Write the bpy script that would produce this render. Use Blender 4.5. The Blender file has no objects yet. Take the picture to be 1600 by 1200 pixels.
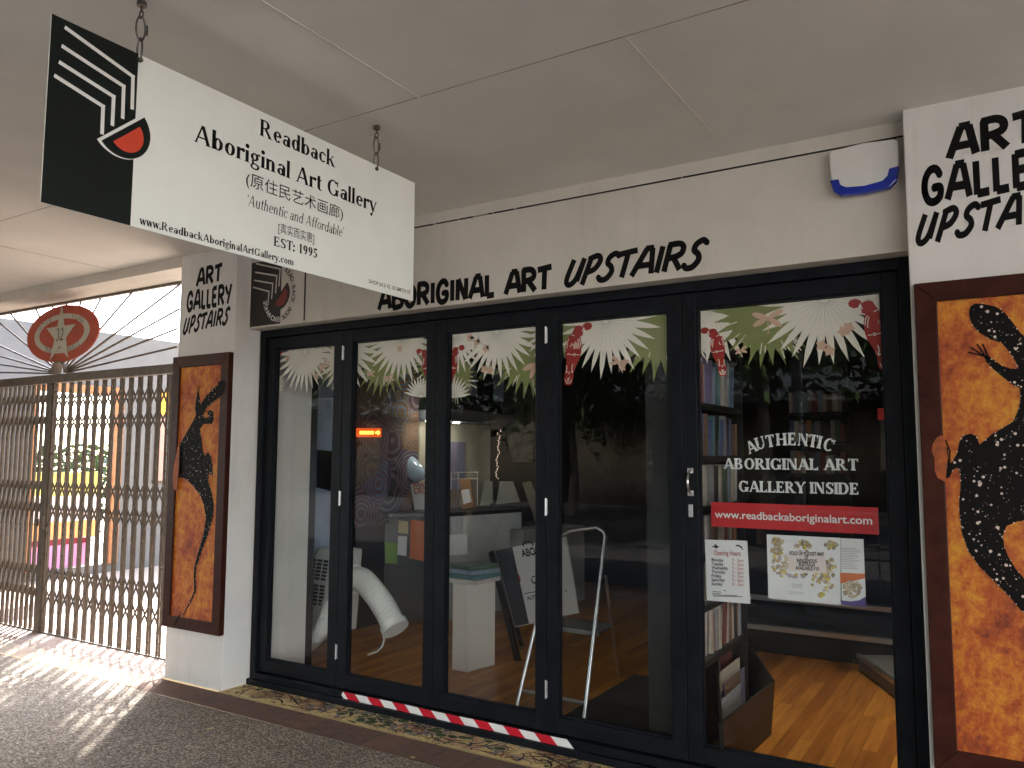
import bpy, bmesh, math, random
from mathutils import Vector, Matrix
random.seed(7)
S = bpy.context.scene
COL = S.collection
R = math.radians

# ------------------------------------------------------------------ camera
F_PX, YAW, PIT, ROL, CAM_H = 1242.16, R(-31.7268), R(5.2225), R(0.2144), 1.65
def cam_axes():
    cy, sy, cp, sp, cr, sr = math.cos(YAW), math.sin(YAW), math.cos(PIT), math.sin(PIT), math.cos(ROL), math.sin(ROL)
    f = Vector((sy*cp, cy*cp, sp)); r = Vector((cy, -sy, 0)); u = r.cross(f)
    return r*cr + u*sr, -r*sr + u*cr, f
AR, AU, AF = cam_axes()
CP = Vector((0, 0, CAM_H))
cd = bpy.data.cameras.new('camera'); cam = bpy.data.objects.new('camera', cd); COL.objects.link(cam)
cd.sensor_width = 36; cd.lens = F_PX*36/1600; cd.clip_start = 0.05; cd.clip_end = 500
mw = Matrix((AR, AU, -AF)).transposed().to_4x4(); mw.translation = CP
cam.matrix_world = mw
S.camera = cam

# ------------------------------------------------------------------ world, sun, exposure
SUN_EL = R(43); SUN_DIR = Vector((-0.665, 0.747, 0)).normalized()      # towards the sun, in plan
w = bpy.data.worlds.new('World'); S.world = w; w.use_nodes = True
nt = w.node_tree; bg = nt.nodes['Background']
sky = nt.nodes.new('ShaderNodeTexSky'); sky.sky_type = 'NISHITA'; sky.sun_disc = False
sky.sun_elevation = SUN_EL; sky.sun_rotation = math.atan2(SUN_DIR.x, SUN_DIR.y)
sky.air_density = 1.0; sky.dust_density = 1.5
nt.links.new(sky.outputs[0], bg.inputs[0]); bg.inputs[1].default_value = 0.15
sl = bpy.data.lights.new('sun', 'SUN'); sl.energy = 2.5; sl.angle = R(0.9); sl.color = (1, 0.95, 0.87)
so = bpy.data.objects.new('sun', sl); COL.objects.link(so)
sv = (SUN_DIR*math.cos(SUN_EL) + Vector((0, 0, math.sin(SUN_EL))))
so.rotation_euler = sv.to_track_quat('Z', 'Y').to_euler(); so.location = (-6, 8, 12)
S.view_settings.view_transform = 'Standard'; S.view_settings.look = 'None'
S.view_settings.exposure = 3.72; S.view_settings.gamma = 1
S.render.engine = 'CYCLES'
S.cycles.use_denoising = True
S.cycles.max_bounces = 10; S.cycles.diffuse_bounces = 6; S.cycles.transparent_max_bounces = 24
S.cycles.sample_clamp_indirect = 6
S.cycles.caustics_reflective = False; S.cycles.caustics_refractive = False

# ------------------------------------------------------------------ pixel (1600x1200 photo) -> point on a plane of the place
def ray(u, v): return AR*((u-800)/F_PX) - AU*((v-600)/F_PX) + AF
def py(u, v, y): d = ray(u, v); return CP + d*(y/d.y)
def px(u, v, x): d = ray(u, v); return CP + d*(x/d.x)
def pz(u, v, z=0.0): d = ray(u, v); return CP + d*((z-CAM_H)/d.z)

# ------------------------------------------------------------------ materials
def newmat(name):
    m = bpy.data.materials.new(name); m.use_nodes = True
    return m, m.node_tree, m.node_tree.nodes['Principled BSDF']
def nd(t, kind, **kw):
    n = t.nodes.new(kind)
    for k, v in kw.items():
        if k.startswith('i_'): n.inputs[k[2:].replace('_', ' ')].default_value = v
        else: setattr(n, k, v)
    return n
def objco(t, scale=(1, 1, 1), rot=(0, 0, 0)):
    tc = nd(t, 'ShaderNodeTexCoord'); mp = nd(t, 'ShaderNodeMapping')
    mp.inputs['Scale'].default_value = scale; mp.inputs['Rotation'].default_value = rot
    t.links.new(tc.outputs['Object'], mp.inputs['Vector']); return mp.outputs['Vector']
def ramp(t, fac, stops, interp='LINEAR'):
    r = nd(t, 'ShaderNodeValToRGB'); e = r.color_ramp.elements; r.color_ramp.interpolation = interp
    while len(e) < len(stops): e.new(0.5)
    for q, (p, c) in zip(e, stops):
        q.position = p; q.color = (*c, 1) if len(c) == 3 else c
    t.links.new(fac, r.inputs[0]); return r.outputs[0]
def simple(name, col, rough=0.6, metal=0.0, var=0.12, scale=6, bump=0.0, bscale=80, spec=0.5, coat=0.0):
    m, t, b = newmat(name); L = t.links
    v = objco(t)
    n = nd(t, 'ShaderNodeTexNoise', i_Scale=scale, i_Detail=6.0, i_Roughness=0.6); L.new(v, n.inputs['Vector'])
    c = tuple(col)
    L.new(ramp(t, n.outputs['Fac'], [(0.3, tuple(x*(1-var) for x in c)), (0.7, tuple(min(1, x*(1+var)) for x in c))]), b.inputs['Base Color'])
    b.inputs['Roughness'].default_value = rough; b.inputs['Metallic'].default_value = metal
    b.inputs['Specular IOR Level'].default_value = spec; b.inputs['Coat Weight'].default_value = coat
    if bump:
        n2 = nd(t, 'ShaderNodeTexNoise', i_Scale=bscale, i_Detail=4.0); L.new(v, n2.inputs['Vector'])
        bp = nd(t, 'ShaderNodeBump', i_Strength=bump, i_Distance=0.01); L.new(n2.outputs['Fac'], bp.inputs['Height'])
        L.new(bp.outputs[0], b.inputs['Normal'])
    return m
def emit(name, col, s):
    m, t, b = newmat(name)
    b.inputs['Base Color'].default_value = (*col, 1)
    b.inputs['Emission Color'].default_value = (*col, 1); b.inputs['Emission Strength'].default_value = s
    return m

def wallpaint(name, col, rough=0.75, bump=0.15, bscale=140):
    m, t, b = newmat(name); L = t.links
    n = nd(t, 'ShaderNodeTexNoise', i_Scale=3.0, i_Detail=6.0, i_Roughness=0.65); L.new(objco(t), n.inputs['Vector'])
    s_ = nd(t, 'ShaderNodeTexNoise', i_Scale=1.0, i_Detail=5.0, i_Roughness=0.7); L.new(objco(t, scale=(9, 9, .9)), s_.inputs['Vector'])
    k = nd(t, 'ShaderNodeTexNoise', i_Scale=16.0, i_Detail=8.0, i_Roughness=0.75); L.new(objco(t, scale=(1, 1, .6)), k.inputs['Vector'])
    c = ramp(t, n.outputs['Fac'], [(.3, tuple(x*.93 for x in col)), (.7, tuple(min(1, x*1.04) for x in col))])
    for src, st in ((s_, [(.30, (.80, .77, .72)), (.46, (1, 1, 1))]), (k, [(.25, (.6, .56, .5)), (.33, (1, 1, 1))])):
        mx = nd(t, 'ShaderNodeMix', data_type='RGBA', blend_type='MULTIPLY'); mx.inputs['Factor'].default_value = 0.42
        L.new(c, mx.inputs['A']); L.new(ramp(t, src.outputs['Fac'], st), mx.inputs['B']); c = mx.outputs['Result']
    L.new(c, b.inputs['Base Color']); b.inputs['Roughness'].default_value = rough
    n2 = nd(t, 'ShaderNodeTexNoise', i_Scale=float(bscale), i_Detail=4.0); L.new(objco(t), n2.inputs['Vector'])
    bp = nd(t, 'ShaderNodeBump', i_Strength=bump, i_Distance=0.01); L.new(n2.outputs['Fac'], bp.inputs['Height']); L.new(bp.outputs[0], b.inputs['Normal'])
    return m
M = {}
M['cream'] = wallpaint('cream render paint', (0.60, 0.565, 0.505))
M['ceiling'] = simple('cream ceiling paint', (0.72, 0.705, 0.655), 0.7, var=0.07, scale=1.4, bump=0.05, bscale=60)
M['whitewall'] = wallpaint('white wall paint', (0.70, 0.685, 0.66), .7)
M['seam'] = simple('dark joint', (0.30, 0.25, 0.21), 0.9, var=.5, scale=3)
M['seamlight'] = simple('pale joint cover', (0.60, 0.56, 0.50), 0.8)
M['gap'] = simple('black gap', (0.015, 0.013, 0.012), 0.9)
M['black'] = simple('black door paint', (0.008, 0.0095, 0.0125), 0.42, var=0.35, scale=9, bump=0.12, bscale=40, spec=0.14)
M['blacklet'] = simple('black lettering paint', (0.006, 0.0055, 0.0055), 0.6, var=0.2, spec=0.1)
M['signblack'] = simple('black sign vinyl', (0.009, 0.012, 0.011), 0.35, var=0.1, spec=0.2)
M['signwhite'] = simple('white sign panel', (0.80, 0.82, 0.79), 0.42, var=0.02)
M['red'] = simple('sign red', (0.52, 0.055, 0.025), 0.45, var=0.08)
M['webred'] = simple('web strip red', (0.50, 0.018, 0.02), 0.5, var=0.05)
M['tapered'] = simple('tape red', (0.55, 0.012, 0.03), 0.4, var=0.1)
M['white'] = simple('white print', (0.78, 0.78, 0.76), 0.5, var=0.03)
M['glasswhite'] = simple('white glass lettering', (0.72, 0.74, 0.73), 0.5, var=0.03)
M['steel'] = simple('bright steel', (0.62, 0.61, 0.6), 0.28, 1.0, var=0.1)
M['alu'] = simple('brushed aluminium', (0.66, 0.67, 0.68), 0.38, 1.0, var=0.1, scale=20)
M['gatebrown'] = simple('brown gate paint', (0.098, 0.073, 0.052), 0.55, var=0.25, scale=14, bump=0.1)
M['discred'] = simple('red disc paint', (0.40, 0.065, 0.03), 0.6, var=0.12)
M['discgrey'] = simple('pale disc paint', (0.47, 0.45, 0.36), 0.6, var=0.1)
M['frame'] = simple('dark red timber', (0.042, 0.0115, 0.0075), 0.4, var=0.35, scale=12, bump=0.1, spec=0.12)
M['lizard'] = simple('black paint', (0.006, 0.005, 0.0045), 0.6, spec=0.1)
M['dot'] = simple('pale paint dots', (0.62, 0.50, 0.44), 0.6, var=0.3, scale=90)
M['leafwhite'] = simple('pale palm print', (0.80, 0.75, 0.67), 0.7, var=0.03)
M['leafgreen'] = simple('olive palm print', (0.21, 0.235, 0.08), 0.7, var=0.06)
M['leafline'] = simple('grey leaf veins', (0.25, 0.23, 0.20), 0.7)
M['parrot'] = simple('crimson bird print', (0.34, 0.016, 0.014), 0.6, var=0.05)
M['peach'] = simple('peach print', (0.66, 0.43, 0.32), 0.7, var=0.03)
M['plastic'] = simple('white plastic', (0.68, 0.68, 0.65), 0.4, var=0.04)
M['hose'] = simple('white duct plastic', (0.74, 0.76, 0.74), 0.45, var=0.03)
M['blue'] = simple('blue lens plastic', (0.01, 0.03, 0.34), 0.18, var=0.1)
M['darkplastic'] = simple('dark plastic', (0.011, 0.011, 0.012), 0.45)
M['counter'] = simple('black counter top', (0.013, 0.013, 0.014), 0.3)
M['plinth'] = simple('white plinth paint', (0.72, 0.70, 0.66), 0.5, var=0.03)
M['matcarpet'] = simple('charcoal carpet', (0.022, 0.022, 0.024), 0.95, var=0.4, scale=120, bump=0.3, bscale=300)
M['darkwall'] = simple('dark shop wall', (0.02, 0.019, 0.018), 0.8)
M['greywall'] = simple('grey arcade paint', (0.16, 0.155, 0.145), 0.8, var=0.08)
M['orangewood'] = simple('orange timber', (0.42, 0.17, 0.06), 0.5, var=0.25, scale=8)
M['yellow'] = simple('yellow panel', (0.85, 0.80, 0.22), 0.6)
M['orange'] = simple('orange panel', (0.85, 0.52, 0.2), 0.6)
M['pink'] = simple('pink cloth', (0.85, 0.36, 0.62), 0.8, var=0.15, scale=5)
M['maroon'] = simple('maroon rail', (0.25, 0.02, 0.04), 0.6)
M['paleblue'] = simple('pale blue reflection sheet', (0.42, 0.52, 0.68), 0.8, var=0.1)
M['courtfloor'] = simple('pale court tiles', (0.44, 0.345, 0.26), 0.7, var=0.08)
M['foliage'] = simple('leaf green', (0.045, 0.075, 0.022), 0.6, var=0.5, scale=3)
M['foliage2'] = simple('yellow green leaf', (0.11, 0.12, 0.03), 0.6, var=0.4, scale=3)
M['bark'] = simple('bark', (0.13, 0.10, 0.075), 0.9, var=0.3, scale=12, bump=0.5, bscale=20)
M['post'] = simple('grey green post paint', (0.22, 0.26, 0.25), 0.5)
M['bluebuild'] = simple('grey blue render', (0.05, 0.06, 0.07), 0.8)
M['darkglass'] = simple('dark shop glass', (0.012, 0.014, 0.016), 0.15)
M['street'] = simple('darkened mall paving', (0.045, 0.042, 0.04), 0.85, var=0.25)
M['chain'] = simple('tarnished steel', (0.16, 0.145, 0.13), 0.4, 1.0, var=0.3, scale=60)
M['leafdry'] = simple('dry leaf', (0.72, 0.56, 0.22), 0.7)
M['ink'] = simple('dark ink', (0.05, 0.05, 0.06), 0.8)
M['inkred'] = simple('red ink', (0.42, 0.12, 0.11), 0.8)
M['paper'] = simple('white paper', (0.72, 0.73, 0.74), 0.7, var=0.02)
M['paperpink'] = simple('pinkish paper', (0.70, 0.62, 0.60), 0.7, var=0.02)
M['papergreen'] = simple('green brochure', (0.17, 0.33, 0.05), 0.5)
M['paperdark'] = simple('dark brochure', (0.06, 0.08, 0.075), 0.5)
M['papercream'] = simple('cream card', (0.55, 0.46, 0.26), 0.7)
M['purple'] = simple('purple print', (0.10, 0.07, 0.26), 0.6)
M['orangeprint'] = simple('orange print', (0.62, 0.16, 0.04), 0.6)
M['brick'] = None

def mat_paving():
    m, t, b = newmat('exposed aggregate paving'); L = t.links; v = objco(t)
    vo = nd(t, 'ShaderNodeTexVoronoi', i_Scale=105.0); L.new(v, vo.inputs['Vector'])
    n = nd(t, 'ShaderNodeTexNoise', i_Scale=1.1, i_Detail=5.0); L.new(v, n.inputs['Vector'])
    n3 = nd(t, 'ShaderNodeTexNoise', i_Scale=55.0, i_Detail=3.0); L.new(v, n3.inputs['Vector'])
    sep = nd(t, 'ShaderNodeSeparateColor'); L.new(vo.outputs['Color'], sep.inputs[0])
    c = ramp(t, sep.outputs[0], [(0, (0.08, 0.067, 0.055)), (0.4, (0.225, 0.185, 0.148)), (0.75, (0.37, 0.305, 0.245)), (1, (0.58, 0.51, 0.43))])
    mx = nd(t, 'ShaderNodeMix', data_type='RGBA', blend_type='MULTIPLY'); mx.inputs['Factor'].default_value = 0.8
    L.new(c, mx.inputs['A']); L.new(ramp(t, n.outputs['Fac'], [(0.3, (0.72, 0.7, 0.68)), (0.7, (1.12, 1.1, 1.08))]), mx.inputs['B'])
    mx2 = nd(t, 'ShaderNodeMix', data_type='RGBA', blend_type='MULTIPLY'); mx2.inputs['Factor'].default_value = 0.7
    L.new(mx.outputs['Result'], mx2.inputs['A']); L.new(ramp(t, n3.outputs['Fac'], [(0.35, (0.5, 0.5, 0.5)), (0.65, (1.25, 1.25, 1.25))]), mx2.inputs['B'])
    L.new(mx2.outputs['Result'], b.inputs['Base Color']); b.inputs['Roughness'].default_value = 0.75
    bp = nd(t, 'ShaderNodeBump', i_Strength=0.8, i_Distance=0.004); bp.invert = True
    L.new(vo.outputs['Distance'], bp.inputs['Height']); L.new(bp.outputs[0], b.inputs['Normal'])
    return m
def mat_brick(name, c1, c2, cm, bw, bh, rot=0.0, offset=0.5):
    m, t, b = newmat(name); L = t.links; v = objco(t, rot=(0, 0, rot))
    br = nd(t, 'ShaderNodeTexBrick', i_Scale=1.0); L.new(v, br.inputs['Vector'])
    br.inputs['Brick Width'].default_value = bw; br.inputs['Row Height'].default_value = bh
    br.inputs['Mortar Size'].default_value = 0.004; br.inputs['Mortar Smooth'].default_value = 0.3
    br.inputs['Color1'].default_value = (*c1, 1); br.inputs['Color2'].default_value = (*c2, 1); br.inputs['Mortar'].default_value = (*cm, 1)
    br.offset = offset
    n = nd(t, 'ShaderNodeTexNoise', i_Scale=18.0, i_Detail=8.0, i_Roughness=0.7); L.new(v, n.inputs['Vector'])
    mx = nd(t, 'ShaderNodeMix', data_type='RGBA', blend_type='MULTIPLY'); mx.inputs['Factor'].default_value = 0.8
    L.new(br.outputs['Color'], mx.inputs['A']); L.new(ramp(t, n.outputs['Fac'], [(0.3, (0.62, 0.62, 0.64)), (0.7, (1.3, 1.28, 1.25))]), mx.inputs['B'])
    L.new(mx.outputs['Result'], b.inputs['Base Color']); b.inputs['Roughness'].default_value = 0.8
    bp = nd(t, 'ShaderNodeBump', i_Strength=0.6, i_Distance=0.004); bp.invert = True
    L.new(br.outputs['Fac'], bp.inputs['Height']); L.new(bp.outputs[0], b.inputs['Normal'])
    return m
def mat_mosaic():
    m, t, b = newmat('painted ochre threshold'); L = t.links; v = objco(t)
    n = nd(t, 'ShaderNodeTexNoise', i_Scale=5.0, i_Detail=3.0); L.new(v, n.inputs['Vector'])
    ad = nd(t, 'ShaderNodeMix', data_type='RGBA', blend_type='ADD'); ad.inputs['Factor'].default_value = 0.25
    L.new(v, ad.inputs['A']); L.new(n.outputs['Color'], ad.inputs['B'])
    big = nd(t, 'ShaderNodeTexNoise', i_Scale=3.2, i_Detail=2.0); L.new(v, big.inputs['Vector'])
    base = ramp(t, big.outputs['Fac'], [(0.38, (0.82, 0.62, 0.25)), (0.5, (0.84, 0.68, 0.34)), (0.58, (0.62, 0.38, 0.23)), (0.66, (0.80, 0.64, 0.30))])
    vo = nd(t, 'ShaderNodeTexVoronoi', i_Scale=17.0); L.new(v, vo.inputs['Vector'])
    spots = ramp(t, vo.outputs['Distance'], [(0.0, (1, 1, 1)), (0.26, (1, 1, 1)), (0.30, (0, 0, 0))])
    sep = nd(t, 'ShaderNodeSeparateColor'); L.new(vo.outputs['Color'], sep.inputs[0])
    pick = ramp(t, sep.outputs[0], [(0.62, (0, 0, 0)), (0.66, (1, 1, 1))])
    sc = ramp(t, sep.outputs[1], [(0.3, (0.08, 0.12, 0.05)), (0.5, (0.36, 0.30, 0.26)), (0.8, (0.30, 0.10, 0.05))], 'CONSTANT')
    mul = nd(t, 'ShaderNodeMath', operation='MULTIPLY'); L.new(spots, mul.inputs[0]); L.new(pick, mul.inputs[1])
    mx = nd(t, 'ShaderNodeMix', data_type='RGBA'); L.new(mul.outputs[0], mx.inputs['Factor']); L.new(base, mx.inputs['A']); L.new(sc, mx.inputs['B'])
    n2 = nd(t, 'ShaderNodeTexNoise', i_Scale=60.0, i_Detail=4.0); L.new(v, n2.inputs['Vector'])
    m4 = nd(t, 'ShaderNodeMix', data_type='RGBA', blend_type='MULTIPLY'); m4.inputs['Factor'].default_value = 0.6
    L.new(mx.outputs['Result'], m4.inputs['A']); L.new(ramp(t, n2.outputs['Fac'], [(0.3, (0.6, 0.6, 0.6)), (0.6, (1.05, 1.05, 1.05))]), m4.inputs['B'])
    L.new(m4.outputs['Result'], b.inputs['Base Color']); b.inputs['Roughness'].default_value = 0.7
    return m
def mat_fire():
    m, t, b = newmat('mottled orange canvas'); L = t.links; v = objco(t, scale=(1, 1, 0.8))
    n = nd(t, 'ShaderNodeTexNoise', i_Scale=17.0, i_Detail=9.0, i_Roughness=0.80, i_Distortion=0.2); L.new(v, n.inputs['Vector'])
    n2 = nd(t, 'ShaderNodeTexNoise', i_Scale=3.0, i_Detail=3.0); L.new(v, n2.inputs['Vector'])
    ma = nd(t, 'ShaderNodeMath', operation='MULTIPLY_ADD'); L.new(n2.outputs['Fac'], ma.inputs[0]); ma.inputs[1].default_value = 0.55
    L.new(n.outputs['Fac'], ma.inputs[2])
    L.new(ramp(t, ma.outputs[0], [(0.60, (0.16, 0.02, 0.003)), (0.72, (0.37, 0.065, 0.004)), (0.82, (0.50, 0.15, 0.009)), (0.95, (0.60, 0.29, 0.015))]), b.inputs['Base Color'])
    b.inputs['Roughness'].default_value = 0.6
    return m
def mat_wood():
    m, t, b = newmat('polished hardwood boards'); L = t.links; v = objco(t, rot=(0, 0, R(90)))
    br = nd(t, 'ShaderNodeTexBrick', i_Scale=1.0); L.new(v, br.inputs['Vector'])
    br.inputs['Brick Width'].default_value = 1.3; br.inputs['Row Height'].default_value = 0.085; br.inputs['Mortar Size'].default_value = 0.0012
    br.inputs['Color1'].default_value = (0.62, 0.27, 0.05, 1); br.inputs['Color2'].default_value = (0.34, 0.115, 0.02, 1); br.inputs['Mortar'].default_value = (0.08, 0.03, 0.01, 1)
    n = nd(t, 'ShaderNodeTexNoise', i_Scale=5.0, i_Detail=8.0)
    v2 = objco(t, scale=(6, 0.5, 1)); L.new(v2, n.inputs['Vector'])
    mx = nd(t, 'ShaderNodeMix', data_type='RGBA', blend_type='MULTIPLY'); mx.inputs['Factor'].default_value = 0.7
    L.new(br.outputs['Color'], mx.inputs['A']); L.new(ramp(t, n.outputs['Fac'], [(0.3, (0.6, 0.55, 0.5)), (0.7, (1.3, 1.3, 1.3))]), mx.inputs['B'])
    L.new(mx.outputs['Result'], b.inputs['Base Color']); b.inputs['Roughness'].default_value = 0.28
    return m
def mat_glass():
    m = bpy.data.materials.new('shop window glass'); m.use_nodes = True; t = m.node_tree; t.nodes.clear(); L = t.links
    out = nd(t, 'ShaderNodeOutputMaterial'); mx = nd(t, 'ShaderNodeMixShader')
    tr = nd(t, 'ShaderNodeBsdfTransparent'); tr.inputs[0].default_value = (0.93, 0.955, 0.95, 1)
    gl = nd(t, 'ShaderNodeBsdfGlossy'); gl.inputs['Roughness'].default_value = 0.0
    lw = nd(t, 'ShaderNodeLayerWeight'); lw.inputs['Blend'].default_value = 0.5
    p = nd(t, 'ShaderNodeMath', operation='POWER'); L.new(lw.outputs['Facing'], p.inputs[0]); p.inputs[1].default_value = 4.0
    a = nd(t, 'ShaderNodeMath', operation='MULTIPLY_ADD'); L.new(p.outputs[0], a.inputs[0]); a.inputs[1].default_value = 0.8; a.inputs[2].default_value = 0.042
    L.new(a.outputs[0], mx.inputs[0]); L.new(tr.outputs[0], mx.inputs[1]); L.new(gl.outputs[0], mx.inputs[2]); L.new(mx.outputs[0], out.inputs[0])
    return m
def mat_artfabric():
    m, t, b = newmat('painted circles canvas'); L = t.links; v = objco(t)
    n = nd(t, 'ShaderNodeTexNoise', i_Scale=5.0, i_Detail=2.0); L.new(v, n.inputs['Vector'])
    vo = nd(t, 'ShaderNodeTexVoronoi', i_Scale=2.7); vo.inputs['Randomness'].default_value = 0.9; L.new(v, vo.inputs['Vector'])
    ma = nd(t, 'ShaderNodeMath', operation='MULTIPLY_ADD'); L.new(vo.outputs['Distance'], ma.inputs[0]); ma.inputs[1].default_value = 62.0
    nm = nd(t, 'ShaderNodeMath', operation='MULTIPLY'); L.new(n.outputs['Fac'], nm.inputs[0]); nm.inputs[1].default_value = 9.0
    L.new(nm.outputs[0], ma.inputs[2])
    si = nd(t, 'ShaderNodeMath', operation='SINE'); L.new(ma.outputs[0], si.inputs[0])
    sep = nd(t, 'ShaderNodeSeparateColor'); L.new(vo.outputs['Color'], sep.inputs[0])
    dark = ramp(t, sep.outputs[0], [(0.0, (0.03, 0.03, 0.10)), (0.35, (0.10, 0.03, 0.03)), (0.6, (0.02, 0.03, 0.05)), (0.85, (0.14, 0.07, 0.02))])
    lite = ramp(t, sep.outputs[1], [(0.0, (0.15, 0.14, 0.18)), (0.5, (0.13, 0.09, 0.06)), (0.7, (0.08, 0.13, 0.22))])
    mx = nd(t, 'ShaderNodeMix', data_type='RGBA'); L.new(ramp(t, si.outputs[0], [(0.25, (0, 0, 0)), (0.55, (1, 1, 1))]), mx.inputs['Factor'])
    L.new(dark, mx.inputs['A']); L.new(lite, mx.inputs['B']); L.new(mx.outputs['Result'], b.inputs['Base Color'])
    b.inputs['Roughness'].default_value = 0.8
    return m
M['paving'] = mat_paving()
M['brickband'] = mat_brick('brown paver course', (0.19, 0.105, 0.078), (0.145, 0.088, 0.07), (0.07, 0.05, 0.042), 0.23, 0.262, 0, 0.0)
M['palebrick'] = mat_brick('pale gateway pavers', (0.40, 0.30, 0.25), (0.32, 0.24, 0.20), (0.16, 0.12, 0.10), 0.23, 0.115)
M['mosaic'] = mat_mosaic(); M['fire'] = mat_fire(); M['wood'] = mat_wood(); M['glass'] = mat_glass(); M['art'] = mat_artfabric()
M['downlight'] = emit('lit lamp', (1, 0.93, 0.8), 9); M['led'] = emit('orange LEDs', (1, 0.36, 0.02), .5)
M['ledcore'] = emit('yellow LEDs', (1, 0.62, 0.05), .35)
M['lightbox'] = emit('lit orange header', (1, 0.42, 0.03), 0.06)
M['fairy'] = emit('fairy lights', (1, 0.7, 0.55), 0.25)

# ------------------------------------------------------------------ mesh helpers
class MB:
    def __init__(s): s.v = []; s.f = []; s.sm = []
    def add(s, vs, fs, smooth=False):
        o = len(s.v); s.v += [Vector(p) for p in vs]
        for f in fs: s.f.append(tuple(o+i for i in f)); s.sm.append(smooth)
    def box(s, x0, x1, y0, y1, z0, z1):
        s.add([(x0,y0,z0),(x1,y0,z0),(x1,y1,z0),(x0,y1,z0),(x0,y0,z1),(x1,y0,z1),(x1,y1,z1),(x0,y1,z1)],
              [(0,3,2,1),(4,5,6,7),(0,1,5,4),(1,2,6,5),(2,3,7,6),(3,0,4,7)]); return s
    def bar(s, a, b, wx, wy, up=(0, 0, 1)):
        a = Vector(a); b = Vector(b); d = (b-a).normalized(); up = Vector(up)
        if abs(d.dot(up)) > 0.98: up = Vector((0, 1, 0))
        r = d.cross(up).normalized()*wx/2; u = r.cross(d).normalized()*wy/2
        s.add([a-r-u, a+r-u, a+r+u, a-r+u, b-r-u, b+r-u, b+r+u, b-r+u],
              [(0,1,2,3),(7,6,5,4),(0,4,5,1),(1,5,6,2),(2,6,7,3),(3,7,4,0)]); return s
    def tube(s, pts, r, n=10, caps=True):
        pts = [Vector(p) for p in pts]; rs = r if isinstance(r, (list, tuple)) else [r]*len(pts)
        rings = []; prev = None
        for i, p in enumerate(pts):
            d = (pts[min(i+1, len(pts)-1)] - pts[max(i-1, 0)]).normalized()
            if prev is None:
                q = Vector((0, 0, 1)) if abs(d.z) < 0.9 else Vector((1, 0, 0)); u = d.cross(q).normalized()
            else: u = (prev - d*prev.dot(d)).normalized()
            prev = u; v = d.cross(u)
            rings.append([p + (u*math.cos(2*math.pi*k/n) + v*math.sin(2*math.pi*k/n))*rs[i] for k in range(n)])
        vs = [q for rg in rings for q in rg]; fs = []
        for i in range(len(pts)-1):
            for k in range(n):
                fs.append((i*n+k, i*n+(k+1) % n, (i+1)*n+(k+1) % n, (i+1)*n+k))
        s.add(vs, fs, True)
        if caps:
            s.add(rings[0], [tuple(range(n-1, -1, -1))]); s.add(rings[-1], [tuple(range(n))])
        return s
    def prism(s, poly, n, depth):
        n = Vector(n).normalized()*depth; k = len(poly); poly = [Vector(p) for p in poly]
        s.add(poly + [p+n for p in poly], [tuple(range(k-1, -1, -1)), tuple(range(k, 2*k))] + [(i, (i+1) % k, k+(i+1) % k, k+i) for i in range(k)]); return s
    def flat(s, poly): s.add(poly, [tuple(range(len(poly)))]); return s
    def disc(s, c, u, v, ru, rv=None, n=20):
        rv = rv or ru; c = Vector(c); s.flat([c + Vector(u)*ru*math.cos(2*math.pi*k/n) + Vector(v)*rv*math.sin(2*math.pi*k/n) for k in range(n)]); return s
    def build(s, name, m, parent=None, bevel=0.0, origin=None, seg=2):
        me = bpy.data.meshes.new(name)
        o0 = Vector((0, 0, 0))
        if origin is not None: o0 = Vector(origin)
        elif parent is None and s.v:
            o0 = Vector((sum(p.x for p in s.v)/len(s.v), sum(p.y for p in s.v)/len(s.v), min(p.z for p in s.v)))
        elif parent is not None:
            q = parent
            while q is not None: o0 = o0 + Vector(q.location); q = q.parent
        me.from_pydata([p-o0 for p in s.v], [], s.f); me.update()
        bm = bmesh.new(); bm.from_mesh(me)
        for f, sm in zip(bm.faces, s.sm): f.smooth = sm
        if bevel:
            bmesh.ops.remove_doubles(bm, verts=bm.verts, dist=1e-6)
            ed = [e for e in bm.edges if e.is_manifold and e.calc_face_angle(0) > 0.6]
            bmesh.ops.bevel(bm, geom=ed, offset=bevel, segments=seg, affect='EDGES', profile=0.6, clamp_overlap=True)
        bm.to_mesh(me); bm.free()
        me.materials.append(m if not isinstance(m, str) else M[m])
        o = bpy.data.objects.new(name, me); COL.objects.link(o)
        if parent is None: o.location = o0
        else: o.parent = parent
        return o
def tag(o, label=None, cat=None, group=None, kind=None):
    if label: o['label'] = label
    if cat: o['category'] = cat
    if group: o['group'] = group
    if kind: o['kind'] = kind
    return o
def thing(name, loc, label, cat, group=None, kind=None):
    o = bpy.data.objects.new(name, None); COL.objects.link(o); o.location = loc
    return tag(o, label, cat, group, kind)
def box(x0, x1, y0, y1, z0, z1): return MB().box(x0, x1, y0, y1, z0, z1)
def rect_frame(x0, x1, z0, z1, wl, wr, wt, wb, y0, y1):
    b = MB(); b.box(x0, x0+wl, y0, y1, z0, z1); b.box(x1-wr, x1, y0, y1, z0, z1)
    b.box(x0+wl, x1-wr, y0+.001, y1-.001, z1-wt, z1); b.box(x0+wl, x1-wr, y0+.001, y1-.001, z0, z0+wb); return b

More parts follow.
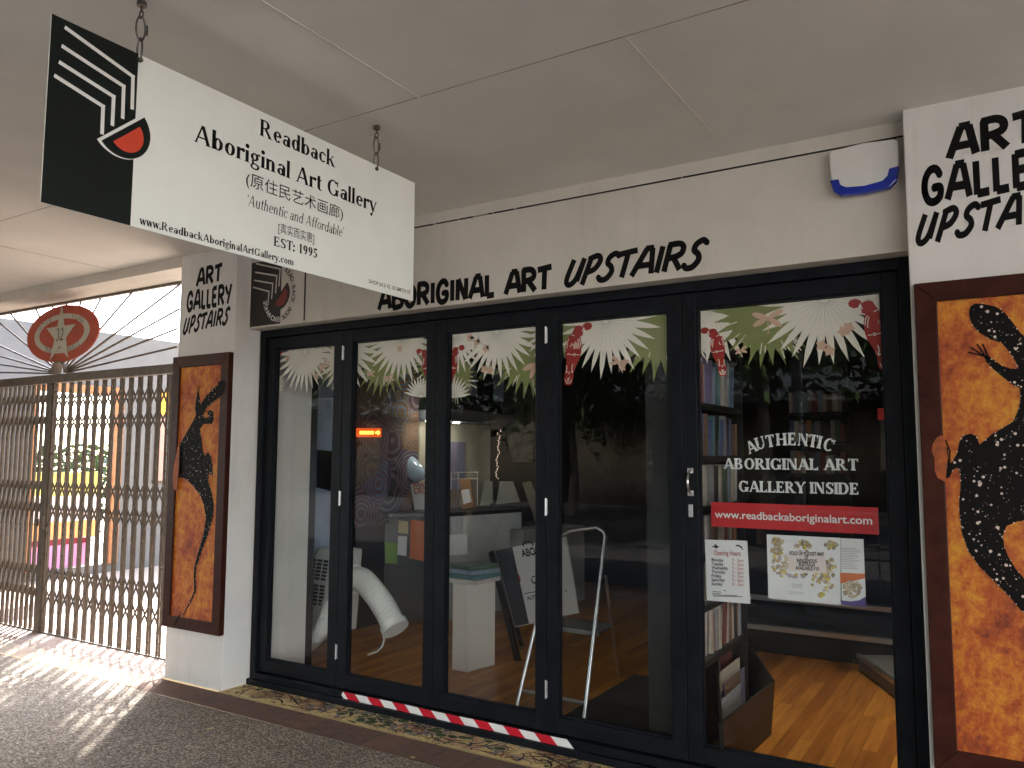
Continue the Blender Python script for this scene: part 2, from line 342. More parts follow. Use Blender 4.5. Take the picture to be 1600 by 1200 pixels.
# ------------------------------------------------------------------ lettering
def arc_pts(cx, cy, rx, ry, a0, a1, n=14):
    return [(cx+rx*math.cos(R(a0+(a1-a0)*i/n)), cy+ry*math.sin(R(a0+(a1-a0)*i/n))) for i in range(n+1)]
def sq(x0, y0, x1, y1, w):
    dx, dy = x1-x0, y1-y0; l = math.hypot(dx, dy) or 1; nx, ny = -dy/l*w/2, dx/l*w/2
    return [(x0+nx, y0+ny), (x0-nx, y0-ny), (x1-nx, y1-ny), (x1+nx, y1+ny)]
def diag(x0, y0, x1, y1, w):                       # stroke cut level at both ends
    return [(x0-w/2, y0), (x0+w/2, y0), (x1+w/2, y1), (x1-w/2, y1)]
def serif_glyph(ch, T, t, se, sv):
    P = []
    def rc(x0, x1, y0, y1): P.append([(x0, y0), (x1, y0), (x1, y1), (x0, y1)])
    def stem(x, y0, y1, bot=True, top=True, w=None):
        w = w or T; rc(x-w/2, x+w/2, y0, y1)
        if bot: rc(x-w/2-se, x+w/2+se, y0, y0+sv)
        if top: rc(x-w/2-se, x+w/2+se, y1-sv, y1)
    def ft(x, y, w=None): w = w or T; rc(x-w/2-se, x+w/2+se, y, y+sv)
    def arc(cx, cy, rx, ry, a0, a1, T2=None):
        T2 = T2 or T; n = max(6, int(abs(a1-a0)/14))
        o = arc_pts(cx, cy, rx, ry, a0, a1, n); i = arc_pts(cx, cy, rx-T2, ry-t, a0, a1, n)
        for k in range(n): P.append([o[k], o[k+1], i[k+1], i[k]])
    def hor(x0, x1, y, w=None): w = w or t; rc(x0, x1, y-w/2, y+w/2)
    C = ch
    if C == 'A':
        P.append(diag(0.7, 0, 3.2, 7, t*1.2)); P.append(diag(5.8, 0, 3.3, 7, T)); hor(1.6, 4.9, 2.3); ft(0.7, 0, t); ft(5.8, 0); return P, 6.7
    if C == 'B':
        stem(1.1, 0, 7); arc(2.8, 5.25, 1.9, 1.75, -90, 90); arc(2.9, 1.85, 2.3, 1.85, -90, 90); hor(1.1, 2.9, 7-t/2); hor(1.1, 2.9, 3.6); hor(1.1, 2.9, t/2); return P, 5.8
    if C in 'CG':
        arc(3.5, 3.5, 3.2, 3.6, 42, 318); rc(5.6, 5.6+t, 4.6, 6.9)
        if C == 'G': stem(5.6, 0.2, 3.0, False, True); return P, 7.2
        return P, 6.7
    if C == 'D':
        stem(1.1, 0, 7); arc(2.8, 3.5, 3.3, 3.5, -90, 90); hor(1.1, 2.8, 7-t/2); hor(1.1, 2.8, t/2); return P, 6.7
    if C in 'EF':
        stem(1.1, 0, 7); hor(1.1, 4.6, 7-t/2); hor(1.1, 3.6, 3.6); rc(4.6-t, 4.6, 5.3, 7); rc(3.6-t, 3.6, 2.8, 4.4)
        if C == 'E': hor(1.1, 4.9, t/2); rc(4.9-t, 4.9, 0, 1.8)
        return P, 5.5
    if C == 'H': stem(1.1, 0, 7); stem(5.5, 0, 7); hor(1.1, 5.5, 3.6); return P, 6.7
    if C == 'I': stem(1.1, 0, 7); return P, 2.3
    if C == 'L': stem(1.1, 0, 7); hor(1.1, 4.8, t/2); rc(4.8-t, 4.8, 0, 1.9); return P, 5.3
    if C == 'N': stem(1.0, 0, 7, True, True, t); stem(5.6, 0, 7, False, True, t); P.append(diag(1.0+T/3, 7, 5.6, 0, T)); return P, 6.7
    if C == 'O': arc(3.5, 3.5, 3.2, 3.6, 0, 360); return P, 7.0
    if C in 'PR':
        stem(1.1, 0, 7); arc(2.8, 5.2, 2.1, 1.8, -90, 90); hor(1.1, 2.8, 7-t/2); hor(1.1, 2.8, 3.5)
        if C == 'R': P.append(diag(2.8, 3.5, 5.3, 0, T)); ft(5.3, 0); return P, 6.4
        return P, 5.4
    if C == 'S':
        arc(2.6, 5.2, 2.1, 1.9, 35, 250); arc(2.7, 1.85, 2.3, 1.9, 70, -145); P.append(diag(1.3, 4.6, 3.9, 2.6, T*1.2)); rc(4.2, 4.2+t, 4.9, 6.8); rc(0.5, 0.5+t, 0.1, 2.0); return P, 5.3
    if C == 'T': stem(3, 0, 7, True, False); hor(0.2, 5.8, 7-t/2); rc(0.2, 0.2+t, 5.2, 7); rc(5.8-t, 5.8, 5.2, 7); return P, 6.0
    if C == 'U':
        stem(1.2, 2.3, 7, False); stem(5.4, 2.3, 7, False, True, t); arc(3.4-T/4, 2.4, 2.2+T/4, 2.5, 180, 360, (T+t)/2); return P, 6.6
    if C == 'Y': P.append(diag(0.8, 7, 3.2, 3, T)); P.append(diag(5.6, 7, 3.2, 3, t)); stem(3.2, 0, 3.4, True, False); ft(0.8, 7-sv); ft(5.6, 7-sv, t); return P, 6.3
    if C == 'W' or C == 'w':
        h = 7 if C == 'W' else 4.7; k = 1 if C == 'W' else .8
        for a, b, ww in ((0.6, 2.2, T), (3.6, 2.2, t), (3.6, 5.2, T), (6.6, 5.2, t)): P.append(diag(a*k, h, b*k, 0, ww))
        ft(.6*k, h-sv); ft(6.6*k, h-sv, t); return P, 7.2*k
    if C == 'M':
        stem(1, 0, 7, True, True, t); stem(6.6, 0, 7); P.append(diag(1.2, 7, 3.8, 0, T)); P.append(diag(6.4, 7, 3.8, 0, t)); return P, 7.8
    x = 4.7
    if C == 'a': arc(2.0, 1.45, 1.7, 1.5, 0, 360, T*.9); stem(3.5, 0, 3.3, False, False); arc(2.3, 3.2, 1.2+T/2, 1.5, 0, 160, T*.9); rc(3.5, 4.3, 0, sv*1.3); return P, 4.5
    if C == 'b': stem(1, 0, 7.3, False, False); rc(.2, 1, 7.3-sv, 7.3); arc(2.7, 2.35, 2.1, 2.4, 0, 360); return P, 5.1
    if C == 'c': arc(2.4, 2.35, 2.1, 2.4, 45, 318); P.append(sq(3.7, 3.5, 3.9, 4.1, T*.8)); return P, 4.3
    if C == 'd': stem(4.0, 0, 7.3, False, False); rc(3.2, 4.0, 7.3-sv, 7.3); rc(4, 4.9, 0, sv); arc(2.4, 2.35, 2.1, 2.4, 0, 360); return P, 5.1
    if C == 'e': arc(2.4, 2.35, 2.1, 2.4, 5, 318); hor(.9, 4.3, 2.6); return P, 4.6
    if C == 'f': stem(1.5, 0, 6, True, False); arc(2.6+T/2-.2, 5.9, 1.5, 1.4, 40, 180, T*.9); hor(.3, 3.1, x-t/2); return P, 3.2
    if C == 'g': arc(2.1, 3.1, 1.8, 1.6, 0, 360, T*.85); arc(2.3, -0.7, 2.1, 1.35, 0, 360, T*.7); P.append(diag(1.2, 1.7, 1.5, .4, T*.7)); hor(3.2, 4.6, 4.4, t*1.3); return P, 4.7
    if C == 'h': stem(1, 0, 7.3, True, False); rc(.2, 1, 7.3-sv, 7.3); arc(2.6, 3.0, 1.7, 1.7, 0, 150); stem(4.3-T/2, 0, 3.0, True, False); return P, 5.1
    if C == 'i': stem(1, 0, x, True, False); rc(.2, 1, x-sv, x); P.append(arc_pts(1, 6.4, T*.62, T*.62, 0, 330, 11)); return P, 2.1
    if C == 'k': stem(1, 0, 7.3, True, False); rc(.2, 1, 7.3-sv, 7.3); P.append(diag(1.3, 1.9, 4.0, x, t)); P.append(diag(2.3, 3, 4.4, 0, T)); ft(4.4, 0); ft(4.0, x-sv, t); return P, 5.1
    if C == 'l': stem(1, 0, 7.3, True, False); rc(.2, 1, 7.3-sv, 7.3); return P, 2.1
    if C in 'nm':
        stem(1, 0, x, True, False); rc(.2, 1, x-sv, x); arc(2.6, 3.0, 1.7, 1.7, 0, 150); stem(4.3-T/2, 0, 3.0, True, False)
        if C == 'm': arc(5.4, 3.0, 1.7, 1.7, 0, 150); stem(7.1-T/2, 0, 3.0, True, False); return P, 7.9
        return P, 5.1
    if C == 'o': arc(2.5, 2.35, 2.2, 2.4, 0, 360); return P, 5.0
    if C == 'p': stem(1, -2.2, x, True, False); rc(.2, 1, x-sv, x); arc(2.7, 2.35, 2.1, 2.4, 0, 360); return P, 5.1
    if C == 'r': stem(1, 0, x, True, False); rc(.2, 1, x-sv, x); arc(2.5, 3.2, 1.5, 1.5, 50, 160); P.append(arc_pts(3.1, 4.1, T*.55, T*.55, 0, 330, 9)); return P, 3.6
    if C == 's': arc(1.9, 3.5, 1.5, 1.25, 35, 260, T*.8); arc(1.9, 1.25, 1.6, 1.3, 80, -145, T*.8); P.append(diag(1.0, 3.1, 2.8, 1.7, T)); return P, 3.6
    if C == 't': stem(1.4, .8, 6.2, False, False); hor(.2, 2.9, x-t/2); arc(2.4, 1.1, 1.0+T/2, 1.2, 180, 300, T); return P, 3.1
    if C == 'u': stem(1, 1.6, x, False, False); rc(.2, 1, x-sv, x); arc(2.6, 1.7, 1.6+T/2, 1.8, 180, 330, T*.9); stem(4.1, 0, x, False, False); rc(3.3, 4.1, x-sv, x); rc(4.1, 5, 0, sv); return P, 5.2
    if C == 'y': P.append(diag(.7, x, 2.5, 0, T)); P.append(diag(4.2, x, 1.6, -2, t)); ft(.7, x-sv); ft(4.2, x-sv, t); P.append(arc_pts(1.3, -1.8, T*.55, T*.5, 0, 330, 9)); return P, 4.7
    if C == '1': stem(2.0, 0, 7, True, False); P.append(diag(.9, 5.6, 2.0, 7, t*1.5)); return P, 3.9
    if C == '2': arc(2.2, 5.0, 1.9, 2.0, -20, 165); P.append(diag(.7, .5, 3.6, 4.2, T)); hor(.3, 4.2, T*.45, T*.9); return P, 4.7
    if C == '3': arc(2.0, 5.2, 1.8, 1.8, -90, 160); arc(2.0, 1.8, 2.1, 1.9, 90, -155); return P, 4.6
    if C == '5': arc(1.9, 2.1, 2.1, 2.2, 120, -150); rc(.7, .7+t*1.3, 3.6, 7); hor(.7, 3.9, 7-T*.45, T*.9); return P, 4.6
    if C == '9': arc(2.3, 4.8, 2.0, 2.2, 0, 360); arc(1.3, 4.8, 3.0, 4.8, -85, 0); return P, 4.7
    if C == ':': P.append(arc_pts(.8, .6, T*.6, T*.6, 0, 330, 9)); P.append(arc_pts(.8, 4, T*.6, T*.6, 0, 330, 9)); return P, 2.4
    if C == '.': P.append(arc_pts(.8, .5, T*.6, T*.6, 0, 330, 9)); return P, 1.9
    if C in '‘’': P.append(arc_pts(.6, 6.5 if C == '’' else 5.9, T*.55, T*.55, 0, 330, 9)); P.append(diag(.6, 5.6 if C == '’' else 6.9, .7, 6.4, t)); return P, 1.5
    return P, 2.4
def serif_text(s, T=1.0, t=0.36, se=0.45, sv=0.28, shear=0.0, gap=0.25):
    out = []; x = 0
    for ch in s:
        P, wd = serif_glyph(ch, T, t, se, sv)
        for q in P: out.append([(a+x+shear*b, b) for a, b in q])
        x += wd+gap
    return out, x-gap
MARK = {
 'A': ([[(0, 0), (.42, 1)], [(.36, 1), (.72, 1)], [(.66, 1), (.86, 0)], [(.2, .36), (.78, .36)]], .92),
 'B': ([[(.1, 0), (.1, 1)], [(.02, 1), (.45, 1), (.66, .85), (.6, .62), (.35, .54)], [(.12, .54), (.5, .52), (.74, .3), (.62, .06), (.05, 0)]], .82),
 'O': ([[(.4, 1), (.16, .8), (.08, .5), (.14, .2), (.38, 0), (.62, .12), (.74, .5), (.66, .82), (.4, 1)]], .84),
 'R': ([[(.1, 0), (.1, 1)], [(.02, 1), (.5, 1), (.7, .82), (.62, .58), (.15, .48)], [(.36, .5), (.76, 0)]], .84),
 'I': ([[(.14, 0), (.14, 1)]], .32),
 'G': ([[(.72, .78), (.58, .98), (.34, .98), (.14, .75), (.08, .4), (.2, .08), (.44, 0), (.68, .14), (.7, .42), (.42, .42)]], .84),
 'N': ([[(.08, 0), (.1, 1)], [(.12, 1), (.62, 0)], [(.64, 0), (.66, 1)]], .8),
 'L': ([[(.1, 1), (.1, 0)], [(.1, .03), (.56, .05)]], .6),
 'T': ([[(.36, 0), (.4, .96)], [(0, .93), (.8, 1)]], .76),
 'E': ([[(.1, 0), (.1, 1)], [(.1, .97), (.6, 1)], [(.1, .52), (.52, .54)], [(.1, .03), (.62, .05)]], .68),
 'Y': ([[(0, .98), (.34, .5)], [(.74, 1.04), (.3, 0)]], .76),
 'U': ([[(.22, 1), (.08, .3), (.14, .04), (.34, .0), (.56, .25), (.72, 1)], [(.72, 1), (.6, .1)]], .8),
 'P': ([[(.22, 1), (.06, -.08)], [(.1, .92), (.5, 1.02), (.68, .82), (.5, .5), (.14, .4)]], .72),
 'S': ([[(.78, .86), (.58, 1), (.34, .88), (.3, .66), (.5, .5), (.58, .28), (.4, .04), (.14, .02), (0, .16)]], .72),
}
def marker_text(s, wd=.17, shear=0.0, gap=0.05, rise=0.0, rnd=False):
    out = []; x = 0
    for ch in s:
        if ch == ' ': x += .42; continue
        st, adv = MARK[ch]
        for pl in st:
            if len(pl) > 4:                                     # round the curved strokes
                P = [pl[0]]+list(pl)+[pl[-1]]; pl = []
                for i in range(1, len(P)-2):
                    for f in (0, .25, .5, .75):
                        pl.append(tuple(.5*(2*P[i][c]+(P[i+1][c]-P[i-1][c])*f+(2*P[i-1][c]-5*P[i][c]+4*P[i+1][c]-P[i+2][c])*f*f+(3*P[i][c]-P[i-1][c]-3*P[i+1][c]+P[i+2][c])*f**3) for c in (0, 1)))
                pl.append(P[-1])
            pts = [(a+x+shear*b, b+rise*(a+x)) for a, b in pl]
            for (p, q) in zip(pts, pts[1:]): out.append(sq(*p, *q, wd))
            for p in (pts if rnd else pts[1:-1]): out.append(arc_pts(*p, wd/2, wd/2, 0, 330, 11))
        x += adv+gap
    return out, x-gap
FONTCACHE = {}
def sans_text(s, bold=0.0, shear=0.0, space=1.0):
    k = (s, bold, shear, space)
    if k in FONTCACHE: return FONTCACHE[k]
    cu = bpy.data.curves.new('type', 'FONT'); cu.body = s; cu.offset = bold; cu.shear = shear; cu.size = 1; cu.space_character = space; cu.resolution_u = 4
    o = bpy.data.objects.new('type', cu); COL.objects.link(o)
    dg = bpy.context.evaluated_depsgraph_get(); dg.update()
    me = o.evaluated_get(dg).to_mesh()
    vs = [(v.co.x, v.co.y) for v in me.vertices]; fs = [[vs[i] for i in p.vertices] for p in me.polygons]
    x0 = min(v[0] for v in vs); x1 = max(v[0] for v in vs); y0 = min(v[1] for v in vs)
    fs = [[(a-x0, b) for a, b in f] for f in fs]
    o.evaluated_get(dg).to_mesh_clear(); bpy.data.objects.remove(o); bpy.data.curves.remove(cu)
    FONTCACHE[k] = (fs, x1-x0); return FONTCACHE[k]
def put(polys, width, pL, pR, cap_m, cap_units, normal, name, m, parent, lift=0.0008, vert=(0, 0, 1), mb=None):
    """lay flat lettering from pL to pR, cap height cap_m, on the plane with this normal"""
    pL = Vector(pL); pR = Vector(pR); n = Vector(normal).normalized()
    u = (pR-pL); k = u.length/width; u.normalize(); v = Vector(vert); v = (v - n*v.dot(n)).normalized()
    kv = cap_m/cap_units; b = mb or MB()
    for i, q in enumerate(polys):
        pts = [pL + u*(a*k) + v*(c*kv) + n*(lift + 0.00012*(i % 9)) for a, c in q]
        nn = Vector((0, 0, 0))
        for j in range(len(pts)): nn += pts[j].cross(pts[(j+1) % len(pts)])
        if nn.dot(n) < 0: pts.reverse()
        b.flat(pts)
    if mb is None: return b.build(name, m, parent)

# ================================================================== SETTING
tag(MB().flat([(-60, -60, 0), (60, -60, 0), (60, 3.55, 0), (-60, 3.55, 0)]).build('footpath', 'paving', origin=(0, 0, 0)), kind='structure')
tag(MB().flat([(-5.40, 3.55, .002), (3, 3.55, .002), (3, 3.80, .002), (-5.40, 3.80, .002)]).build('brick_course', 'brickband', origin=(0, 3.544, 0)), kind='structure')
gp = MB().flat([(-12, 3.80, .002), (-5.40, 3.80, .002), (-5.40, 4.4, .002), (-12, 4.4, .002)])
tag(gp.build('gateway_paving', 'palebrick', origin=(0, 3.80, 0)), kind='structure')
tag(MB().flat([(-12, 3.553, .004), (-5.401, 3.553, .004), (-5.401, 3.798, .004), (-12, 3.798, .004)]).build('pale_paver_strip', 'courtfloor', origin=(0, 3.55, 0)), kind='structure')
tag(MB().flat([(-30, 4.4, .0), (-5.0, 4.4, .0), (-5.0, 30, .0), (-30, 30, .0)]).build('court_floor', 'courtfloor', origin=(0, 5, 0)), kind='structure')
tag(MB().flat([(-4.76, 3.80, .003), (-.33, 3.80, .003), (-.33, 4.06, .003), (-4.76, 4.06, .003)]).build('painted_threshold', 'mosaic', origin=(-2.5, 3.8, 0)), kind='structure')
tag(MB().flat([(-5.32, 4.06, .010), (3, 4.06, .010), (3, 11, .010), (-5.32, 11, .010)]).build('shop_floor', 'wood', origin=(0, 5, 0)), kind='structure')
tag(MB().flat([(-60, -60, .004), (3.0, -60, .004), (3.0, -1.0, .004), (-60, -1.0, .004)]).build('street', 'street', origin=(-20, -10, 0)), kind='structure')  # dark sheet added to darken the ground mirrored in the glass
# pale border line and black squiggles painted on the threshold
mb = MB(); mb.flat([(-4.76, 3.803, .0045), (-.33, 3.803, .0045), (-.33, 3.815, .0045), (-4.76, 3.815, .0045)])
tag(mb.build('threshold_border_line', simple('ochre border', (.52, .40, .17), .8), origin=(0, 3.8, 0)), kind='structure')
rs = random.Random(4)
sets = {'dark': MB(), 'grey': MB(), 'pink': MB(), 'brown': MB()}
for i in range(520):
    x = rs.uniform(-4.72, -.4); y = rs.uniform(3.83, 4.04); a = rs.gauss(0.1, .8); L = rs.uniform(.05, .22); wd = rs.uniform(.005, .02)
    k = rs.choices(['dark', 'grey', 'pink', 'brown'], [6, 2, 2, 4])[0]
    if k == 'grey': wd *= 1.8
    pts = []; cur = rs.uniform(-9, 9)
    for j in range(7):
        pts.append((x, y)); x += L/6*math.cos(a); y += L/6*math.sin(a); a += cur*L/6*2
    for j in range(6):
        (x0, y0), (x1, y1) = pts[j], pts[j+1]; w0 = wd*(1-abs(j-3)/4)/2+.001; w1 = wd*(1-abs(j-2)/4)/2+.001
        l = math.hypot(x1-x0, y1-y0); nx, ny = -(y1-y0)/l, (x1-x0)/l
        q = [(x0+nx*w0, y0+ny*w0), (x0-nx*w0, y0-ny*w0), (x1-nx*w1, y1-ny*w1), (x1+nx*w1, y1+ny*w1)]
        if all(3.82 < b < 4.058 and -4.75 < c < -.34 for c, b in q): sets[k].flat([(c, b, .005+.0001*(i % 30)) for c, b in q][::-1])
for k, c in (('dark', (.03, .025, .025)), ('grey', (.24, .22, .23)), ('pink', (.42, .26, .2)), ('brown', (.25, .11, .04))):
    tag(sets[k].build('threshold_painting', simple('threshold '+k, c, .8), origin=(0, 3.9, 0)), kind='structure')

for k in range(26):
    x = rs.uniform(-3.75, -2.5); y = rs.uniform(3.84, 4.02); r0 = rs.uniform(.018, .032)
    sets.setdefault('g', MB()).disc((x, y, .0082), (1, 0, 0), (0, 1, 0), r0*1.3, r0*.9, 10); sets.setdefault('l', MB()).disc((x, y, .0080), (1, 0, 0), (0, 1, 0), r0*1.6, r0*1.15, 10)
tag(sets['l'].build('threshold_painting', simple('threshold pale rings', (.55, .45, .30), .8), origin=(0, 3.9, 0)), kind='structure')
tag(sets['g'].build('threshold_painting', simple('threshold green', (.06, .09, .035), .8), origin=(0, 3.9, 0)), kind='structure')
# ------------------------------------------------------------------ awning over the footpath
aw = thing('awning', (-3, 1.5, 3.2), 'broad cream awning ceiling in flat sheets over the footpath', 'awning')
MB().box(-16, 9, -.9, 4.25, 3.20, 3.34).build('ceiling_sheet', 'ceiling', aw)
mb = MB(); mb.box(-16, 9, 2.606, 2.609, 3.1985, 3.201); mb.box(-16, 9, .12, .123, 3.1985, 3.201)
for x in (-10.5, -6.3, .95): mb.box(x, x+.003, -.9, 3.8, 3.1985, 3.201)
mb.build('sheet_joint', 'seam', aw)
mb = MB(); mb.box(-2.094, -2.088, -.9, 2.606, 3.196, 3.201); mb.box(-1.13, -1.126, 2.612, 3.8, 3.1978, 3.201)
mb.build('joint_cover', 'seamlight', aw)
MB().box(-16, 9, -.96, -.9, 3.02, 3.40).build('edge_fascia', 'cream', aw)

# ------------------------------------------------------------------ shop building: fascia, cornice, rooms above
sb = thing('shop_building', (-2.5, 4, 0), 'cream rendered shopfront building with lettered fascia above black folding doors', 'building')
MB().box(-4.76, -.325, 3.96, 4.20, 2.590, 3.125).build('fascia', 'cream', sb, .004)
mb = MB(); mb.box(-4.76, -.325, 3.955, 4.20, 3.131, 3.201)
mb.build('cornice', 'cream', sb)
mb = MB()
for a, c in ((-4.7, -3.05), (-3.02, -2.86), (-2.84, -2.74), (-2.62, -2.60), (-2.585, -2.44), (-2.42, -1.4), (-1.39, -.335)): mb.box(a, c, 3.9535, 3.99, 3.1262, 3.1305)
mb.box(-.3275, -.3225, 3.9580, 3.99, 2.60, 3.12)
mb.build('fascia_gap', 'gap', sb)
MB().box(-5.4, 3, 4.26, 16, 3.341, 7.5).build('upper_storey', 'cream', sb)
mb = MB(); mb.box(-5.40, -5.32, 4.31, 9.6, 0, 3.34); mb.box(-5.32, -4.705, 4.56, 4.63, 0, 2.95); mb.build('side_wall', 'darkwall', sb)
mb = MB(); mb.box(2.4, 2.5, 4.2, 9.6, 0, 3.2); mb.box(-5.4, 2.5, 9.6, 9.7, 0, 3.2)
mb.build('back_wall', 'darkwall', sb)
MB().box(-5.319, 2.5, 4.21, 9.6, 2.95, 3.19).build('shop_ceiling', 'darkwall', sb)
MB().box(-4.78, -4.705, 4.20, 4.559, .0, 2.95).build('wall_nib', 'whitewall', sb)
# fascia lettering
t1, w1 = marker_text('ABORIGINAL', .29, 0, .10)
q0 = py(592, 484, 3.96); q1 = py(773, 462, 3.96); capz = (py(759, 428, 3.96)-py(764, 464, 3.96)).z
q1.z = q0.z = (q0.z+q1.z)/2
put(t1, w1, q0, q1, capz, 1.1, (0, -1, 0), 'lettering', 'blacklet', sb)
t1, w1 = marker_text('ART', .29, 0, .07)
put(t1, w1, py(790, 460, 3.96), py(861, 451, 3.96), capz*.98, 1.1, (0, -1, 0), 'lettering', 'blacklet', sb)
t1, w1 = marker_text('UPSTAIRS', .24, .30, .04, .01)
q0 = py(881, 446, 3.96); q1 = py(1094, 424, 3.96); q1.z = q0.z
put(t1, w1, q0, q1, (py(899, 405, 3.96)-py(889, 448, 3.96)).z, 1.1, (0, -1, 0), 'lettering', 'blacklet', sb)
# painted emblem on the fascia
FP = lambda u, v: py(380+u/9.227, 390+v/9.231, 3.96)
def off(p, n, d): return p + Vector(n)*d
def strokes(mb, pts, wd, n, lift):
    n = Vector(n)
    for i, (a, c) in enumerate(zip(pts, pts[1:])):
        d = (c-a).normalized(); s_ = n.cross(d)*wd/2; e = d*wd*.5
        q = [a-e-s_+n*(lift+.0001*i), c+e-s_+n*(lift+.0001*i), c+e+s_+n*(lift+.0001*i), a-e+s_+n*(lift+.0001*i)]
        mb.flat(q)
NF = (0, -1, 0)
def poly(mb, pts, n, lift):
    n = Vector(n); pts = [p+n*lift for p in pts]; nn = Vector((0, 0, 0))
    for j in range(len(pts)): nn += (pts[j]-pts[0]).cross(pts[(j+1) % len(pts)]-pts[0])
    if nn.dot(n) < 0: pts.reverse()
    mb.flat(pts)
x0 = py(389, 500, 3.96).x+.012; x1 = py(438, 500, 3.96).x; zb = 2.604; zt = 3.09; x2 = py(476, 500, 3.96).x
mb = MB(); poly(mb, [Vector((x0, 3.96, zb)), Vector((x1, 3.96, zb)), Vector((x1, 3.96, zt)), Vector((x0, 3.96, zt))], NF, .0008)
poly(mb, [Vector((x2-.012, 3.96, zb)), Vector((x2+.004, 3.96, zb)), Vector((x2+.004, 3.96, zt)), Vector((x2-.012, 3.96, zt))], NF, .0008)
cx, cz = py(447, 460, 3.96).x-.0, py(442, 468, 3.96).z
def halfdisc(c, u, v, r0, a0, n=22): return [Vector(c)+(Vector(u)*math.cos(R(a0+180*i/n))+Vector(v)*math.sin(R(a0+180*i/n)))*r0 for i in range(n+1)]
hc = (FP(635, 470)+FP(400, 830))/2; hu = (FP(635, 470)-hc); hr = hu.length; hu.normalize(); hv = Vector(NF).cross(hu); 
if hv.z > 0: hv = -hv
hd = lambda r: [hc + hv*hr*(1-r)*.42 + (hu*math.cos(R(180*i/22)) + hv*math.sin(R(180*i/22))*.95)*hr*r for i in range(23)]
poly(mb, hd(1.0), NF, .0012)
mb.build('emblem', simple('brown black paint', (.02, .014, .012), .6), sb)
mb = MB(); poly(mb, hd(.66), NF, .0016); mb.build('emblem', simple('emblem red', (.20, .02, .018), .6), sb)
mb = MB()
for a in ([(195, 205), (535, 280), (518, 520)], [(180, 328), (487, 378), (470, 620)], [(165, 445), (430, 490), (412, 700)], [(150, 545), (375, 605), (358, 790)]):
    strokes(mb, [FP(*p) for p in a], .011, NF, .0014)
mb.build('emblem', 'cream', sb)
def ring_text(s, c, rx, rz, a0, a1, h, n, m, parent, up_out=True, y=None, name='lettering', axis=(1, 0, 0)):
    ax = Vector(axis); mb = MB()
    for i, ch in enumerate(s):
        if ch == ' ': continue
        a = R(a0+(a1-a0)*(i/(max(1, len(s)-1))))
        p = Vector(c) + ax*rx*math.cos(a) + Vector((0, 0, 1))*rz*math.sin(a)
        o = (ax*math.cos(a) + Vector((0, 0, 1))*math.sin(a)).normalized()
        if not up_out: o = -o
        r_ = o.cross(Vector(n)).normalized()*-1
        r_ = Vector(n).cross(o)*-1
        r_ = -r_ if False else r_
        g, wd = sans_text(ch, .012)
        k = h/.72
        put(g, wd, p - r_*(-wd*k/2) if False else p - Vector(o).cross(Vector(n))*wd*k/2*1.0, p + Vector(o).cross(Vector(n))*wd*k/2, h, .72, n, name, m, parent, vert=o, mb=mb, lift=.0018)
    return mb.build(name, m, parent)
rc_ = FP(520, 640)
ring_text('READ BACK BOOK', rc_, .135, .17, 62, -72, .036, NF, 'blacklet', sb)
ring_text('EXCHANGE', rc_, .135, .17, -90, -165, .036, NF, 'white', sb)

# ------------------------------------------------------------------ lintel over the gateway
lt = thing('gateway_lintel', (-9, 4, 3.1), 'shallow cream beam above the sunburst grille, below the awning', 'beam')
MB().box(-16, -5.40, 3.83, 4.24, 3.115, 3.2).build('beam', 'cream', lt)

# ------------------------------------------------------------------ pillars with lettering
TXT = [('ART', (307.4, 447.3), (346, 440.5), (316.2, 419.3), .27, .0), ('GALLERY', (292, 486), (361, 473), (297.5, 455.5), .26, .0), ('UPSTAIRS', (285.8, 521.5), (355.5, 500), (291, 496), .245, .28)]
def pillar(xl, xr, dx, label):
    p = thing('pillar', ((xl+xr)/2, 3.99, 0), label, 'pillar')
    MB().box(xl, xr, 3.83, 4.30, 0, 3.2).build('shaft', 'whitewall', p, .006)
    for s_, a, b, c, wd, sh in TXT:
        A = py(*a, 3.83); B = py(*b, 3.83); Cc = py(*c, 3.83)
        B.z = A.z+.012*(1 if s_ != 'UPSTAIRS' else 3)
        if dx: B = A+(B-A)*1.14; Cc.z = A.z+(Cc.z-A.z)*1.06
        g, wdt = marker_text(s_, wd, sh, .13, 0)
        for q in (A, B): q.x += dx
        put(g, wdt, A, B, (Cc.z-A.z), 1.08, NF, 'lettering', 'blacklet', p)
    return p
pillar(-5.405, -4.757, 0, 'white pillar between the lattice gate and the black doors, lit pale blue near its foot')
pillar(-.322, .335, 5.062, 'white pillar right of the glass doors, cut off by the photo edge')
mb = MB(); mb.box(.335, 4, 3.9, 4.3, 0, 3.2)
tag(mb.build('shop_wall', 'whitewall'), 'plain white wall beyond the right pillar', 'wall')

# ------------------------------------------------------------------ framed goanna paintings
def painting(x0, x1, pts_fn, label, legs):
    p = thing('framed_painting', ((x0+x1)/2, 3.80, .38), label, 'painting', 'goanna paintings on the pillars')
    z0, z1 = .385, 2.40; fw = .085; ya, yb = 3.785, 3.829
    # mitred frame of four mouldings
    o = [(x0, z0), (x1, z0), (x1, z1), (x0, z1)]; i_ = [(x0+fw, z0+fw), (x1-fw, z0+fw), (x1-fw, z1-fw), (x0+fw, z1-fw)]
    for k in range(4):
        a, b, c, d = o[k], o[(k+1) % 4], i_[(k+1) % 4], i_[k]
        mb = MB(); g = .0006
        mb.prism([(a[0], yb, a[1]), (b[0], yb, b[1]), (c[0], yb, c[1]), (d[0], yb, d[1])], (0, -1, 0), yb-ya)
        mb.build('frame_moulding', 'frame', p, .005)
    cv = MB().box(x0+fw-.004, x1-fw+.004, 3.80, 3.822, z0+fw-.004, z1-fw+.004).build('canvas', 'fire', p, origin=None)
    return p, cv
